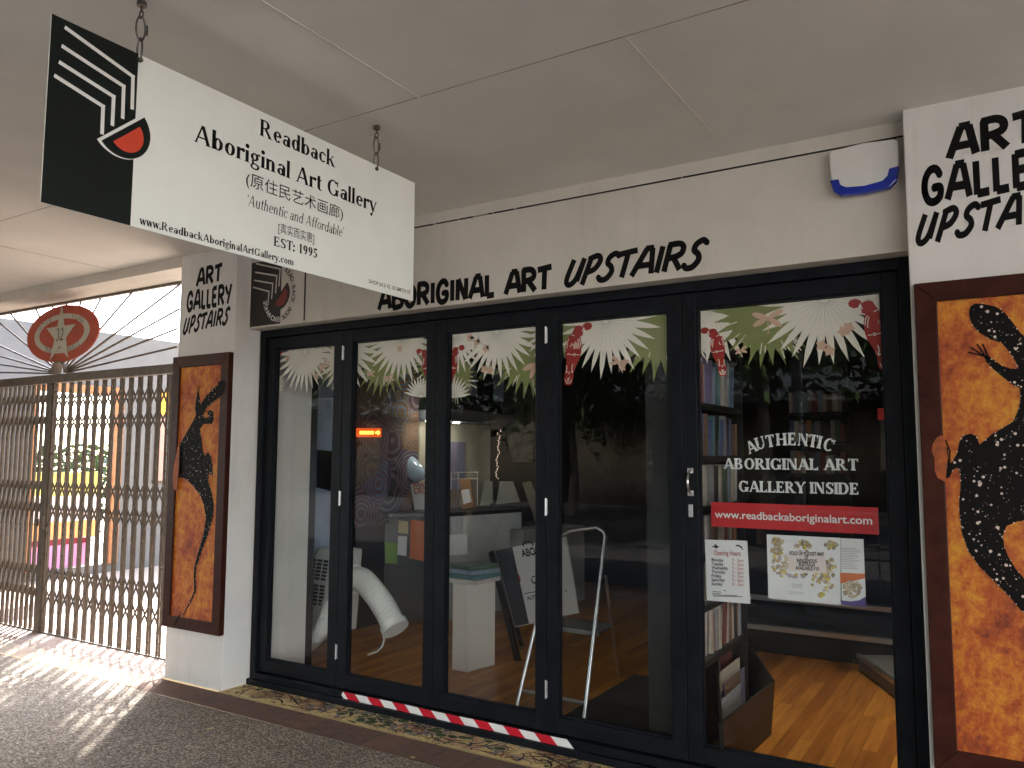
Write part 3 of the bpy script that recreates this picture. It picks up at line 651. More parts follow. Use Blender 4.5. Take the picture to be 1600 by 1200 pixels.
def clip_rect(poly2, x0, x1, z0, z1):
    def clip(ps, ins, cut):
        out = []
        for i in range(len(ps)):
            a, b = ps[i-1], ps[i]
            if ins(b):
                if not ins(a): out.append(cut(a, b))
                out.append(b)
            elif ins(a): out.append(cut(a, b))
        return out
    def cx_(v): return lambda a, b: (v, a[1]+(b[1]-a[1])*(v-a[0])/(b[0]-a[0]))
    def cz_(v): return lambda a, b: (a[0]+(b[0]-a[0])*(v-a[1])/(b[1]-a[1]), v)
    ps = poly2
    for ins, cut in ((lambda q: q[0] >= x0, cx_(x0)), (lambda q: q[0] <= x1, cx_(x1)), (lambda q: q[1] >= z0, cz_(z0)), (lambda q: q[1] <= z1, cz_(z1))):
        ps = clip(ps, ins, cut) if ps else ps
    return ps
def inside(pt, pl):
    x, y = pt; c = False
    for i in range(len(pl)):
        (x1, y1), (x2, y2) = pl[i-1], pl[i]
        if (y1 > y) != (y2 > y) and x < (x2-x1)*(y-y1)/(y2-y1)+x1: c = not c
    return c
def lizard(p, pl, claws, dots, seed, dmin=.002, dmax=.008):
    mb = MB(); poly(mb, [Vector((a, 3.80, c)) for a, c in pl], NF, .003)
    for cl in claws: strokes(mb, [Vector((a, 3.80, c)) for a, c in cl], .006, NF, .0032)
    lz = mb.build('goanna', 'lizard', p)
    r = random.Random(seed); xs = [a for a, c in pl]; zs = [c for a, c in pl]; mb = MB(); n = 0
    while n < dots:
        q = (r.uniform(min(xs), max(xs)), r.uniform(min(zs), max(zs)))
        if not inside(q, pl): continue
        s_ = dmin+(dmax-dmin)*r.random()**4
        mb.disc((q[0], 3.80-.0045-.00005*(n % 8), q[1]), (1, 0, 0), (0, 0, 1), s_, n=8); n += 1
    for i in range(len(pl)):                                   # beading along the outline
        a, c = pl[i-1], pl[i]; L = math.hypot(c[0]-a[0], c[1]-a[1]); m_ = int(L/.03)
        for k in range(m_):
            f = (k+r.random()*.6)/m_
            mb.disc((a[0]+(c[0]-a[0])*f+r.uniform(-.003, .003), 3.80-.0048, a[1]+(c[1]-a[1])*f+r.uniform(-.003, .003)), (1, 0, 0), (0, 0, 1), r.uniform(.0018, .0035), n=7)
    mb.build('dots', 'dot', lz)
pa, cv = painting(-5.40, -4.752, None, 'framed orange goanna painting beside the lattice gate, whole tail in view', 0)
K = lambda u, v: (lambda q: (q.x, q.z))(py(260+u/2.2222, 540+v/2.2222, 3.80))
lp = [(199, 122), (165, 148), (140, 173), (120, 203), (115, 165), (109, 158), (104, 190), (100, 215), (104, 242), (85, 280), (65, 320), (50, 350), (45, 390), (42, 425), (34, 440), (33, 470), (40, 482), (50, 460), (62, 458), (75, 466), (95, 490), (115, 520), (125, 550), (132, 600), (125, 650), (108, 720), (97, 770), (95, 800), (97, 850), (85, 885), (65, 920), (45, 958), (41, 964), (50, 950), (72, 915), (90, 885), (103, 850), (101, 800), (104, 770), (118, 720), (140, 650), (155, 590), (156, 550), (150, 510), (139, 470), (142, 440), (152, 457), (153, 425), (146, 380), (138, 368), (130, 385), (122, 360), (118, 320), (115, 290), (125, 272), (150, 272), (167, 255), (163, 225), (148, 225), (143, 236), (152, 245), (138, 252), (128, 244), (142, 215), (165, 195), (199, 172)]
cl = [[(112, 165), (118, 140)], [(110, 165), (110, 138)], [(150, 235), (138, 226)], [(36, 470), (30, 490)], [(148, 440), (147, 462)]]
lp = [((92+(u-92)*1.16) if 270 < v < 900 else u, v) for u, v in lp]
lizard(pa, [K(*q) for q in lp], [[K(*q) for q in c] for c in cl], 300, 2, .0013, .0045)
pb, cv2 = painting(-.303, .345, None, 'framed orange goanna painting on the right pillar, cut off by the photo edge', 0)
K1 = lambda u, v: (lambda q: (q.x, q.z))(py(1380+u/2.857, 400+v/2.857, 3.80))
K2 = lambda u, v: (lambda q: (q.x, q.z))(py(1380+u/2.857, 780+v/2.857, 3.80))
l1 = [(384, 250), (390, 225), (410, 213), (440, 213), (500, 225), (545, 255), (580, 300), (610, 340), (650, 380), (720, 430), (800, 520), (840, 640), (850, 800), (840, 960), (800, 1060)]
l2 = [(760, 60), (700, 88), (640, 95), (600, 99), (550, 120), (535, 160), (540, 210), (560, 260), (595, 315), (625, 348), (700, 420), (760, 520), (780, 640), (720, 600), (640, 522), (600, 478), (560, 430), (500, 370), (430, 300), (380, 230), (352, 150), (340, 60), (340, 0)]
l3 = [(346, 1030), (345, 980), (332, 945), (315, 952), (292, 992), (270, 985), (260, 948), (275, 928), (290, 932), (310, 918), (330, 880), (340, 830), (360, 800), (390, 793), (416, 802), (430, 842), (480, 800), (530, 770), (580, 740), (602, 690), (613, 640), (610, 592), (575, 572), (530, 537), (490, 502), (462, 476), (452, 456), (470, 445), (500, 468), (530, 490), (570, 503), (605, 502), (590, 470), (565, 430), (530, 388), (480, 372), (430, 343), (400, 312), (386, 275)]
cl = [[(462, 458), (420, 395)], [(462, 455), (395, 410)], [(465, 450), (380, 430)], [(468, 448), (445, 395)], [(285, 935), (270, 870), (255, 840)], [(290, 935), (285, 860), (262, 830)], [(296, 930), (298, 870), (280, 825)]]
PL = [K1(*q) for q in l1] + [K2(*q) for q in l2] + [K1(*q) for q in l3]
lizard(pb, PL, [[K1(*q) for q in c] for c in cl], 430, 5, .0011, .0068)
mb = MB(); poly(mb, [Vector((a, 3.785, c)) for a, c in [K1(*q) for q in ((262, 800), (240, 812), (222, 840), (218, 872), (230, 900), (232, 960), (245, 990), (278, 1008), (290, 900), (280, 830))]], NF, .0012); mb.build('overpainting', simple('dark orange paint', (.30, .065, .006), .6, var=.4, scale=40), pb)
mb = MB(); poly(mb, [Vector((a, 3.785, c)) for a, c in [K(*q) for q in ((46, 345), (40, 380), (31, 430), (28, 470), (32, 500), (44, 505), (50, 420), (52, 350))]], NF, .0012); mb.build('overpainting', simple('dark orange paint', (.30, .065, .006), .6, var=.4, scale=40), pa)
mb = MB(); poly(mb, [Vector((a, 3.785, c)) for a, c in [K(*q) for q in ((55, 938), (45, 958), (37, 970), (32, 968), (40, 950), (52, 930))]], NF, .0014); mb.build('tail_tip', 'lizard', pa)
mb = MB(); poly(mb, [Vector((a, 3.785, c)) for a, c in [K(*q) for q in ((186, 128), (200, 120), (212, 125), (212, 150), (200, 172), (186, 178))]], NF, .0014); mb.build('head', 'lizard', pa)

# ================================================================== HANGING SIGN
SX = -2.45; NS = (1, 0, 0)
Sg = lambda u, v: px(u, v, SX)
SZ = lambda u, v: px(u/2.4242, v/2.4242, SX)
sg = thing('hanging_sign', (SX, 2.13, 2.41), 'long black and white gallery sign hanging under the awning', 'sign')
Y0, Y1, Z0, Z1 = 1.245, 3.032, 2.413, 3.011
YS = px(210, 218, SX).y
MB().box(SX-.006, SX, Y0, Y1, Z0, Z1).build('panel', 'signwhite', sg, .0015)
mb = MB(); poly(mb, [Vector((SX, Y0, Z0)), Vector((SX, YS, Z0)), Vector((SX, YS, Z1)), Vector((SX, Y0, Z1))], NS, .0006)
mb.build('black_field', 'signblack', sg)
mb = MB()
for a in ([(252, 108), (503, 290), (500, 408)], [(240, 178), (468, 327), (464, 443)], [(230, 239), (430, 366), (425, 470)], [(212, 290), (390, 403), (386, 502)]):
    strokes(mb, [SZ(*p) for p in a], .0125, NS, .0010)
    for p in (a[0], a[-1]): 
        c = SZ(*p); mb.disc(c+Vector((.0014, 0, 0)), (0, 1, 0), (0, 0, 1), .0062, n=10)
mb.build('emblem_lines', 'white', sg)
A_, B_ = SZ(366, 527), SZ(548, 430); c_ = (A_+B_)/2; u_ = (B_-A_)/2; rr = u_.length; u_.normalize(); v_ = Vector(NS).cross(u_)
if v_.z > 0: v_ = -v_
def hdp(r, sh): return [c_ + v_*rr*sh + (u_*math.cos(R(180*i/28)) + v_*math.sin(R(180*i/28))*1.0)*rr*r for i in range(29)]
mb = MB(); poly(mb, hdp(1.0, 0), NS, .0014); mb.build('emblem_bowl', 'white', sg)
mb = MB(); poly(mb, [q for q in hdp(.90, .09)], NS, .0018); mb.build('emblem_bowl', 'signblack', sg)
mb = MB(); poly(mb, hdp(.56, .26), NS, .0022); mb.build('emblem_bowl', simple('emblem bright red', (.58, .05, .02), .5), sg)
def sline(s, l, r, top, bot, name='lettering', T=1.45, t=.56, shear=0, se=.45):
    """l, r: left/right pixel on the baseline; top, bot: pixel of cap top and baseline of one capital"""
    g, wd = serif_text(s, T, t, se, .28, shear)
    a, b = Sg(*l), Sg(*r); b.z = a.z = (a.z+b.z)/2
    put(g, wd, a, b, (Sg(*top)-Sg(*bot)).z, 7.0, NS, name, 'blacklet', sg, lift=.0006)
sline('Readback', (405.5, 211.5), (522.5, 261), (405, 185), (405.8, 211.6))
sline('Aboriginal Art Gallery', (303, 219.5), (588, 333), (316, 195), (317, 224.5))
sline('‘Authentic and Affordable’', (384.5, 323), (536, 368), (391, 309), (390, 326), T=.95, t=.36, shear=.18, se=.2)
sline('EST: 1995', (427.5, 385), (496, 402.5), (430, 370.5), (429.5, 385.5), T=1.5)
sline('www.ReadbackAboriginalArtGallery.com', (218, 352.5), (459, 413), (260.5, 350), (260, 362.5), T=1.45, t=.6)
def sans_line(s, l, r, top, bot, bold=0, unit=.72, space=1, m='blacklet', parent=None, plane=Sg, n=NS, lift=.0008, shear=0, level=True, name='lettering'):
    g, wd = sans_text(s, bold, shear, space)
    a, b = plane(*l), plane(*r)
    if level: b.z = a.z = (a.z+b.z)/2
    return put(g, wd, a, b, (plane(*top)-plane(*bot)).z, unit, n, name, m, parent or sg, lift=lift)
sans_line('(原住民艺术画廊)', (384, 289.5), (535.5, 341), (390, 275), (389.5, 296.5), unit=.86)
sans_line('[真实而实惠]', (434.5, 363), (490.5, 378), (437, 350), (436.5, 365), unit=.86)
sans_line('SHOP #13-15, 32 SMITH ST', (576, 441.5), (641.5, 460.5), (577, 436), (577, 442), bold=.008)
def torus(mb, c, ax, up, R1, R2, r, n=18):
    ax = Vector(ax).normalized(); up = Vector(up).normalized()
    pts = [Vector(c)+ax*R1*math.cos(2*math.pi*k/n)+up*R2*math.sin(2*math.pi*k/n) for k in range(n+1)]
    mb.tube(pts, r, 7, False)
for yy in (1.541, 2.745):
    mb = MB()
    mb.tube([(SX-.003, yy, 3.2), (SX-.003, yy, 3.185)], .016, 12); mb.tube([(SX-.003, yy, 3.186), (SX-.003, yy, 3.165)], .004, 8)
    torus(mb, (SX-.003, yy, 3.155), (1, 0, 0), (0, 0, 1), .011, .013, .003)
    torus(mb, (SX-.003, yy, 3.105), (0, 1, 0), (0, 0, 1), .017, .043, .0032)
    mb.tube([(SX-.003, yy+.022, 3.09), (SX-.003, yy+.022, 3.125)], .005, 8)
    torus(mb, (SX-.003, yy, 3.030), (1, 0, 0), (0, 0, 1), .014, .042, .0032)
    mb.tube([(SX-.012, yy, 2.992), (SX+.008, yy, 2.992)], .009, 10)
    mb.build('chain_hanger', 'chain', sg)

# ================================================================== LATTICE GATE AND SUNBURST GRILLE
GY = 4.15
Gp = lambda u, v: py(u, v, GY)
ga = thing('lattice_gate', (-7.7, GY, 0), 'brown folding lattice security gate across the gateway', 'gate')
MB().box(-10.3, -5.40, GY-.045, GY+.045, 2.335, 2.412).build('head_rail', 'gatebrown', ga, .004)
MB().box(-10.3, -5.40, GY-.012, GY+.012, .002, .014).build('floor_track', 'gatebrown', ga)
mb = MB(); mb.box(-7.80, -7.715, GY-.03, GY+.03, 0.012, 2.335); mb.build('meeting_stile', 'gatebrown', ga, .004)
mb = MB(); mb.box(-7.83, -7.80, GY-.05, GY-.03, .98, 1.05); mb.box(-7.735, -7.70, GY-.05, GY-.03, .95, 1.08); mb.box(-7.76, -7.74, GY-.04, GY-.03, .62, .66); mb.build('lock', 'gatebrown', ga, .003)
def lattice(xa, xb, pitch):
    b = MB(); n = int(round((xb-xa)/pitch)); p = (xb-xa)/n
    for i in range(n+1):
        x = xa+i*p
        for s_ in (-pitch*.14, pitch*.14): b.box(x+s_-.0042, x+s_+.0042, GY-.010, GY+.010, .016, 2.33)
        for z in (.05, .12, .2, .72, .92, 1.52, 1.66, 2.25): b.box(x-.015, x+.015, GY-.004, GY+.004, z-.007, z+.007)
    for zc in (.40, 1.19, 2.02):
        for i in range(n):
            x0_, x1_ = xa+i*p, xa+(i+1)*p
            for k, z in enumerate((zc-.21, zc, )):
                b.bar((x0_, GY-.015, z), (x1_, GY-.015, z+.21), .019, .004, (0, 1, 0))
                b.bar((x0_, GY+.015, z+.21), (x1_, GY+.015, z), .019, .004, (0, 1, 0))
    return b
lattice(-7.69, -5.42, .136).build('lattice', 'gatebrown', ga)
lattice(-10.28, -7.82, .088).build('lattice', 'gatebrown', ga)
tr = thing('sunburst_grille', (-7.6, GY, 2.412), 'brown sunburst grille of radiating bars over the lattice gate', 'grille')
mb = MB(); mb.box(-10.3, -5.40, GY-.012, GY+.012, 3.095, 3.114); mb.build('top_rail', 'gatebrown', tr)
hub = Vector((-7.60, GY, 2.42)); mb = MB()
for k in range(14):
    a0, a1 = R(180*k/14), R(180*(k+1)/14)
    mb.bar(hub+Vector((math.cos(a0), 0, math.sin(a0)))*.115, hub+Vector((math.cos(a1), 0, math.sin(a1)))*.115, .012, .10, (0, 1, 0))
mb.build('hub_arch', 'gatebrown', tr)
e2 = lambda u, v: Gp(u/3.529, 380+v/3.529)
ends = [e2(*q) for q in ((975, 572), (980, 470), (990, 362), (992, 228), (727, 272), (555, 305), (446, 322), (368, 333), (291, 350), (200, 364), (60, 392))]
ends += [Vector((-9.0+(-.0), GY, 3.1)), Vector((-9.9, GY, 3.1)), Vector((-10.3, GY, 2.98)), Vector((-10.3, GY, 2.78)), Vector((-10.3, GY, 2.59))]
for e_ in ends:
    d = (e_-hub).normalized()
    MB().bar(hub+d*.12, e_, .015, .013, (0, 1, 0)).build('radiating_bar', 'gatebrown', tr)
ds = thing('oval_sign', (-7.59, GY-.03, 2.53), 'red oval arcade sign with a pale star and number 32', 'sign')
dc = Vector((-7.592, GY-.02, 2.801))
def ell(rx, rz, n=48): return [dc+Vector((rx*math.cos(2*math.pi*k/n), 0, rz*math.sin(2*math.pi*k/n))) for k in range(n)]
MB().prism(ell(.615, .272), (0, -1, 0), .012).build('oval_panel', 'discred', ds)
mb = MB(); o, i_ = ell(.475, .190), ell(.385, .142)
for k in range(48):
    q = [o[k-1], o[k], i_[k], i_[k-1]]; poly(mb, q, NF, .0135)
mb.build('ring', 'discgrey', ds)
sc_ = dc+Vector((-.005, 0, -.015)); star = []
for k in range(10):
    a = R(90+36*k); r_ = (.275 if k % 2 == 0 else .105); star.append(sc_+Vector((math.cos(a)*r_*.93, 0, math.sin(a)*r_)))
MB().prism([q+Vector((0, -.014, 0)) for q in star], (0, -1, 0), .008).build('star', 'discgrey', ds)
g, wd = serif_text('32', 1.2, .5, .3, .3)
put(g, wd, sc_+Vector((-.068, -.022, -.055)), sc_+Vector((.068, -.022, -.055)), .125, 7, NF, 'lettering', 'gatebrown', ds)
def ellipse_text(s, a0, a1, h, flip):
    mb = MB(); L = len(s)
    for i, ch in enumerate(s):
        a = R(a0+(a1-a0)*i/max(1, L-1)); p = dc+Vector((.430*math.cos(a), -.0135, .166*math.sin(a)))
        o = Vector((math.cos(a)*.166, 0, math.sin(a)*.43)).normalized(); o = -o if flip else o
        o = (o + Vector((0, 0, 2.0))).normalized()
        g, wd = serif_text(ch, .9, .5, .3, .4); k = h/7; e = Vector((1, 0, 0)); e = (e-o*e.dot(o)).normalized()
        put(g, wd, p-e*wd*k/2*1.25-o*h/2, p+e*wd*k/2*1.25-o*h/2, h, 7, NF, 'lettering', 'gatebrown', ds, vert=o, mb=mb, lift=.001)
    mb.build('lettering', 'gatebrown', ds)
ellipse_text('STAR', 150, 118, .045, False); ellipse_text('VILLAGE', 72, 33, .045, False)
ellipse_text('THE', -126, -112, .045, True); ellipse_text('MALL', -70, -44, .045, True)

# ================================================================== ALARM BOX
al = thing('alarm_box', (-.62, 3.95, 2.8), 'white alarm box with a blue strobe lens on the fascia', 'alarm')
AP = lambda u, v: py(1280+u/2.857, 140+v/2.857, 3.96)
a0 = AP(55, 300); a1 = AP(360, 270); zt = AP(60, 300).z+.0; zb_ = AP(100, 495).z
xa, xb = a0.x, a1.x; zt = AP(200, 262).z
def rr_poly(pts, y, r=.02): return [Vector((a, y, c)) for a, c in pts]
W_ = xb-xa; H_ = zt-zb_
sh = [(0, .93), (.05, .98), (.5, 1.02), (.95, .98), (1, .93), (1.0, .55), (.96, .15), (.86, .03), (.5, .0), (.14, .03), (.04, .15), (0, .55)]
body = [Vector((xa+a*W_, 3.958, zb_+c*H_)) for a, c in sh]
MB().prism(body, (0, -1, 0), .062).build('case', 'plastic', al, .010, seg=3)
U = [(0.0, .36), (.13, .36), (.15, .24), (.24, .17), (.5, .14), (.76, .18), (.83, .26), (.86, .40), (1.0, .42), (.955, .14), (.86, .02), (.5, -.015), (.14, .02), (.045, .14)]
MB().prism([Vector((xa+a*W_, 3.93, zb_+c*H_)) for a, c in U], (0, -1, 0), .042).build('strobe_lens', 'blue', al, .006)
tag(MB().tube([AP(337, 230)+Vector((0, 0, 0)), AP(337, 230)+Vector((0, -.012, 0))], .009, 10).build('screw_head', 'gap'), 'small dark screw head in the fascia above the alarm box', 'screw')

# ================================================================== SHOPFRONT FRAME AND FOLDING DOORS
DY = 4.12
fr = thing('door_frame', (-2.53, DY, 0), 'black painted timber frame around the folding glass doors', 'frame')
mb = MB(); mb.box(-4.745, -4.692, 4.06, 4.19, 0, 2.588); mb.box(-.390, -.331, 4.06, 4.19, 0, 2.588); mb.build('jamb', 'black', fr, .004)
MB().box(-4.692, -.390, 4.062, 4.188, 2.533, 2.588).build('head', 'black', fr, .004)
mb = MB(); mb.box(-4.745, -.331, 4.030, 4.19, .004, .046); mb.box(-4.692, -.39, 4.050, 4.19, .0461, .092); mb.build('sill', 'black', fr, .004)
edges = [-4.690, -3.916, -3.101, -2.287, -1.453, -.392]
glass = [(-4.612, -4.008), (-3.832, -3.184), (-3.018, -2.360), (-2.212, -1.533), (-1.374, -.466)]
ZG0, ZG1 = .185, 2.447
names = ['narrow glass folding door nearest the left pillar', 'second folding door from the left, duct hose visible behind its glass', 'middle folding door with the plinth behind its glass', 'fourth folding door, stepladder behind its glass', 'wide glass entrance door with white lettering and notices']
doors = []
for i in range(5):
    x0, x1 = edges[i]+.002, edges[i+1]-.002; g0, g1 = glass[i]
    d = thing('folding_door', ((x0+x1)/2, DY, .07), names[i], 'door', 'glass folding doors')
    rect_frame(x0, x1, .096, 2.530, g0-x0, x1-g1, 2.530-ZG1, ZG0-.096, 4.085, 4.140).build('door_frame', 'black', d, .005)
    mb = rect_frame(g0-.001, g1+.001, ZG0-.001, ZG1+.001, .012, .012, .012, .012, 4.100, 4.1185); mb.build('glazing_bead', 'black', d, .002)
    MB().flat([(g0-.004, DY, ZG0-.004), (g1+.004, DY, ZG0-.004), (g1+.004, DY, ZG1+.004), (g0-.004, DY, ZG1+.004)]).build('glass_pane', 'glass', d)
    doors.append(d)
for di, x in ((1, -3.916), (3, -2.287)):
    for zc in (2.37, 1.36, .33):
        mb = MB(); mb.tube([(x, 4.077, zc-.05), (x, 4.077, zc+.05)], .0055, 10); mb.box(x+.002, x+.008, 4.0835, 4.0848, zc-.045, zc+.045)
        mb.build('hinge', 'alu', doors[di])
hx = py(1079, 752, 4.085).x; za, zc2 = py(1079, 733, 4.085).z, py(1079, 773, 4.085).z
mb = MB(); pts = [Vector((hx, 4.085-.045*math.sin(math.pi*k/12)**.6, zc2+.012+(za-zc2-.024)*k/12)) for k in range(13)]
mb.tube(pts, .007, 9); mb.box(hx-.016, hx+.016, 4.081, 4.0851, za-.022, za+.006); mb.box(hx-.016, hx+.016, 4.081, 4.0851, zc2-.006, zc2+.022)
mb.build('pull_handle', 'steel', doors[4], .002)
zl = py(1079, 798, 4.085).z
MB().box(hx-.012, hx+.012, 4.078, 4.0851, zl-.033, zl+.033).build('lock_plate', 'alu', doors[4], .003)

# ---- palm leaf, bird and dragonfly prints on the inside of the panes
DG = 4.1285
GP = lambda u, v: py(u, v, DG)
def fan(c, r, rect, mats, layer, d0=9.0, a_from=0, a_to=360, veins=True, seed=0, tipdepth=.62):
    rs = random.Random(seed); b, vv = MB(), MB(); y = DG - .00025*layer
    a = a_from; k = 0
    while a < a_to:
        hw = d0/2; L = r*rs.uniform(.93, 1.03)
        q = [(0, 0), (tipdepth*L*math.cos(R(a-hw)), tipdepth*L*math.sin(R(a-hw))), (.8*L*math.cos(R(a-hw*.5)), .8*L*math.sin(R(a-hw*.5))), (1.03*L*math.cos(R(a)), 1.03*L*math.sin(R(a))), (.8*L*math.cos(R(a+hw*.5)), .8*L*math.sin(R(a+hw*.5))), (tipdepth*L*math.cos(R(a+hw)), tipdepth*L*math.sin(R(a+hw)))]
        q = clip_rect([(c[0]+s_, c[1]+t_) for s_, t_ in q], *rect)
        if len(q) > 2: poly(b, [Vector((s_, y, t_)) for s_, t_ in q], NF, 0)
        if veins:
            e = .0009
            q = [(c[0]+.02*math.cos(R(a-hw))-e*math.sin(R(a-hw)), c[1]+.02*math.sin(R(a-hw))+e*math.cos(R(a-hw))), (c[0]+.02*math.cos(R(a-hw))+e*math.sin(R(a-hw)), c[1]+.02*math.sin(R(a-hw))-e*math.cos(R(a-hw))),
                 (c[0]+tipdepth*L*math.cos(R(a-hw)), c[1]+tipdepth*L*math.sin(R(a-hw)))]
            q = clip_rect(q, *rect)
            if len(q) > 2: poly(vv, [Vector((s_, y-.0001, t_)) for s_, t_ in q], NF, 0)
        a += d0; k += 1
    return b, vv
def pane_rect(i): g0, g1 = glass[i]; return (g0+.013, g1-.013, ZG0+.012, ZG1-.013)
def xz(u, v): q = GP(u, v); return (q.x, q.z)
fans = {0: [((530, 545), .30, 'g', 11), ((540, 560), .26, 'w', 12), ((430, 601), .10, 'w', 13), ((477, 550), .30, 'w', 14)],
        1: [((602, 552), .30, 'g', 21), ((690, 560), .25, 'g', 22), ((535, 540), .36, 'w', 23), ((628, 527), .31, 'w', 24), ((658, 621), .145, 'u', 25)],
        2: [((828, 540), .33, 'g', 31), ((712, 590), .16, 'g', 36), ((868, 512), .22, 'w', 32), ((712, 523), .25, 'w', 33), ((706, 622), .15, 'u', 34), ((777, 517), .315, 'w', 35)],
        3: [((1032, 498), .34, 'g', 41), ((878, 505), .22, 'g', 42), ((947, 500), .325, 'w', 44)],
        4: [((1112, 481), .31, 'w', 51), ((1086, 533), .12, 'w', 52), ((1198, 486), .29, 'g', 53), ((1288, 467), .335, 'w', 54), ((1392, 470), .12, 'w', 55)]}
for i, L in fans.items():
    for k, (c, r, kind, sd) in enumerate(L):
        b, vv = fan(xz(*c), r, pane_rect(i), None, k*3, 12.5 if kind == 'g' else 12.0, 0 if kind != 'u' else 8, 360 if kind != 'u' else 175, kind != 'g', sd,   .70 if kind == 'g' else .57)
        if b.v: o = b.build('palm_leaf_print', 'leafgreen' if kind == 'g' else 'leafwhite', doors[i])
        if vv.v: vv.build('leaf_veins', 'leafline', o)
        if kind == 'g':                                    # pale ticks over the green leaf
            mb = MB(); rr2 = random.Random(sd)
            for q in range(16):
                a = R(rr2.uniform(190, 350)); r0 = r*rr2.uniform(.5, .8); L2 = rr2.uniform(.02, .07); cc = xz(*c)
                p0 = (cc[0]+r0*math.cos(a), cc[1]+r0*math.sin(a)); p1 = (cc[0]+(r0+L2)*math.cos(a), cc[1]+(r0+L2)*math.sin(a))
                nx, nz = -math.sin(a)*.0022, math.cos(a)*.0022
                pl = clip_rect([(p0[0]-nx, p0[1]-nz), (p1[0]-nx, p1[1]-nz), (p1[0]+nx, p1[1]+nz), (p0[0]+nx, p0[1]+nz)], *pane_rect(i))
                if len(pl) > 2: poly(mb, [Vector((s_, DG-.00025*(k*3)-.0002, t_)) for s_, t_ in pl], NF, 0)
            if mb.v: mb.build('pale_ticks', 'leafwhite', o)
BIRD = [(1228, 65), (1245, 40), (1285, 33), (1318, 50), (1330, 72), (1345, 60), (1375, 55), (1405, 65), (1420, 95), (1440, 125), (1450, 145), (1480, 155), (1495, 200), (1502, 260), (1505, 320), (1495, 380), (1500, 440), (1515, 500), (1518, 570), (1500, 605), (1460, 610), (1435, 590), (1425, 540), (1418, 480), (1395, 430), (1360, 370), (1340, 300), (1335, 230), (1345, 180), (1350, 160), (1325, 150), (1318, 120), (1325, 95), (1310, 82), (1300, 105), (1265, 108), (1235, 90)]
MARKS = [[(1345, 250), (1352, 200), (1365, 175)], [(1362, 270), (1368, 215), (1376, 185)], [(1470, 170), (1485, 210), (1490, 260)], [(1440, 215), (1446, 240), (1462, 245)], [(1362, 330), (1400, 325), (1410, 312), (1422, 325), (1412, 337), (1402, 326)], [(1425, 323), (1465, 320), (1475, 308), (1486, 322)], [(1430, 410), (1440, 450), (1432, 490), (1450, 480)], [(1495, 420), (1490, 450), (1500, 490), (1480, 480)], [(1468, 480), (1470, 505)], [(1440, 550), (1455, 585), (1495, 585), (1508, 545)], [(1460, 530), (1490, 570)], [(1485, 535), (1465, 570)], [(1300, 120), (1325, 135)], [(1315, 75), (1330, 120)], [(1410, 150), (1440, 135)]]
def bird(i, u0, v0, u1, v1, mir, layer=14):
    """top left corner and bottom of the bird in photo pixels on the pane"""
    a = GP(u0, v0); zb2 = GP(u0, v1).z; h = a.z-zb2; k = h/577
    wd = 290*k; rect = pane_rect(i)
    f = lambda p: (a.x + ((p[0]-1228)*k if not mir else wd-(p[0]-1228)*k), a.z-(p[1]-33)*k)
    pl = clip_rect([f(p) for p in BIRD], *rect)
    if len(pl) < 3: return
    mb = MB(); poly(mb, [Vector((s_, DG-.00025*layer, t_)) for s_, t_ in pl], NF, 0); o = mb.build('red_cockatoo_print', 'parrot', doors[i])
    mb = MB()
    for m_ in MARKS:
        for p, q in zip(m_, m_[1:]):
            p, q = f(p), f(q); s_ = sq(*p, *q, .0045)
            s_ = clip_rect(s_, *rect)
            if len(s_) > 2: poly(mb, [Vector((x_, DG-.00025*layer-.0003, z_)) for x_, z_ in s_], NF, 0)
    if mb.v: mb.build('white_marks', 'leafwhite', o)
bird(4, 1325, 468, 0, 582, False); bird(4, 1095, 512, 0, 590, False); bird(3, 882, 507, 0, 603, True)
bird(2, 698, 541, 0, 610, True); bird(1, 651, 545, 0, 608, False); bird(0, 424, 550, 0, 598, True)
def dragonfly(i, u, v, s, rot, layer=13, m='peach'):
    c = xz(u, v); rect = pane_rect(i); mb = MB()
    for a in (25, 160, 205, 325):
        a = R(a+rot); q = []
        for k in range(14):
            t = 2*math.pi*k/14; x_, z_ = s*(.52+.48*math.cos(t)), s*.17*math.sin(t)
            q.append((c[0]+x_*math.cos(a)-z_*math.sin(a), c[1]+x_*math.sin(a)+z_*math.cos(a)))
        q = clip_rect(q, *rect)
        if len(q) > 2: poly(mb, [Vector((x_, DG-.00025*layer, z_)) for x_, z_ in q], NF, 0)
    q = clip_rect(sq(c[0]+.15*s*math.sin(R(rot)), c[1]+.15*s, c[0], c[1]-s*.95, s*.06), *rect)
    if len(q) > 2: poly(mb, [Vector((x_, DG-.00025*layer-.0001, z_)) for x_, z_ in q], NF, 0)
    if mb.v: mb.build('dragonfly_print', m, doors[i])
dragonfly(4, 1200, 497, .085, 0); dragonfly(4, 1158, 547, .036, 10); dragonfly(2, 838, 568, .10, 40); dragonfly(1, 608, 590, .05, 10); dragonfly(1, 580, 584, .04, 0); dragonfly(0, 506, 570, .06, 30); dragonfly(3, 968, 566, .06, -20)
def blossom(i, pts, s):
    mb = MB(); rect = pane_rect(i)
    for n_, (u, v) in enumerate(pts):
        c = xz(u, v)
        for a in range(5):
            q = [(c[0]+s*(.9*math.cos(R(72*a+n_*20))*t+.32*math.cos(R(72*a+n_*20+90))*w_), c[1]+s*(.9*math.sin(R(72*a+n_*20))*t+.32*math.sin(R(72*a+n_*20+90))*w_)) for t, w_ in ((0, 0), (.5, 1), (1, 0), (.5, -1))]
            q = clip_rect(q, *rect)
            if len(q) > 2: poly(mb, [Vector((x_, DG-.00025*15-.00008*a, z_)) for x_, z_ in q], NF, 0)
    mb.build('blossom_print', 'peach', doors[i])
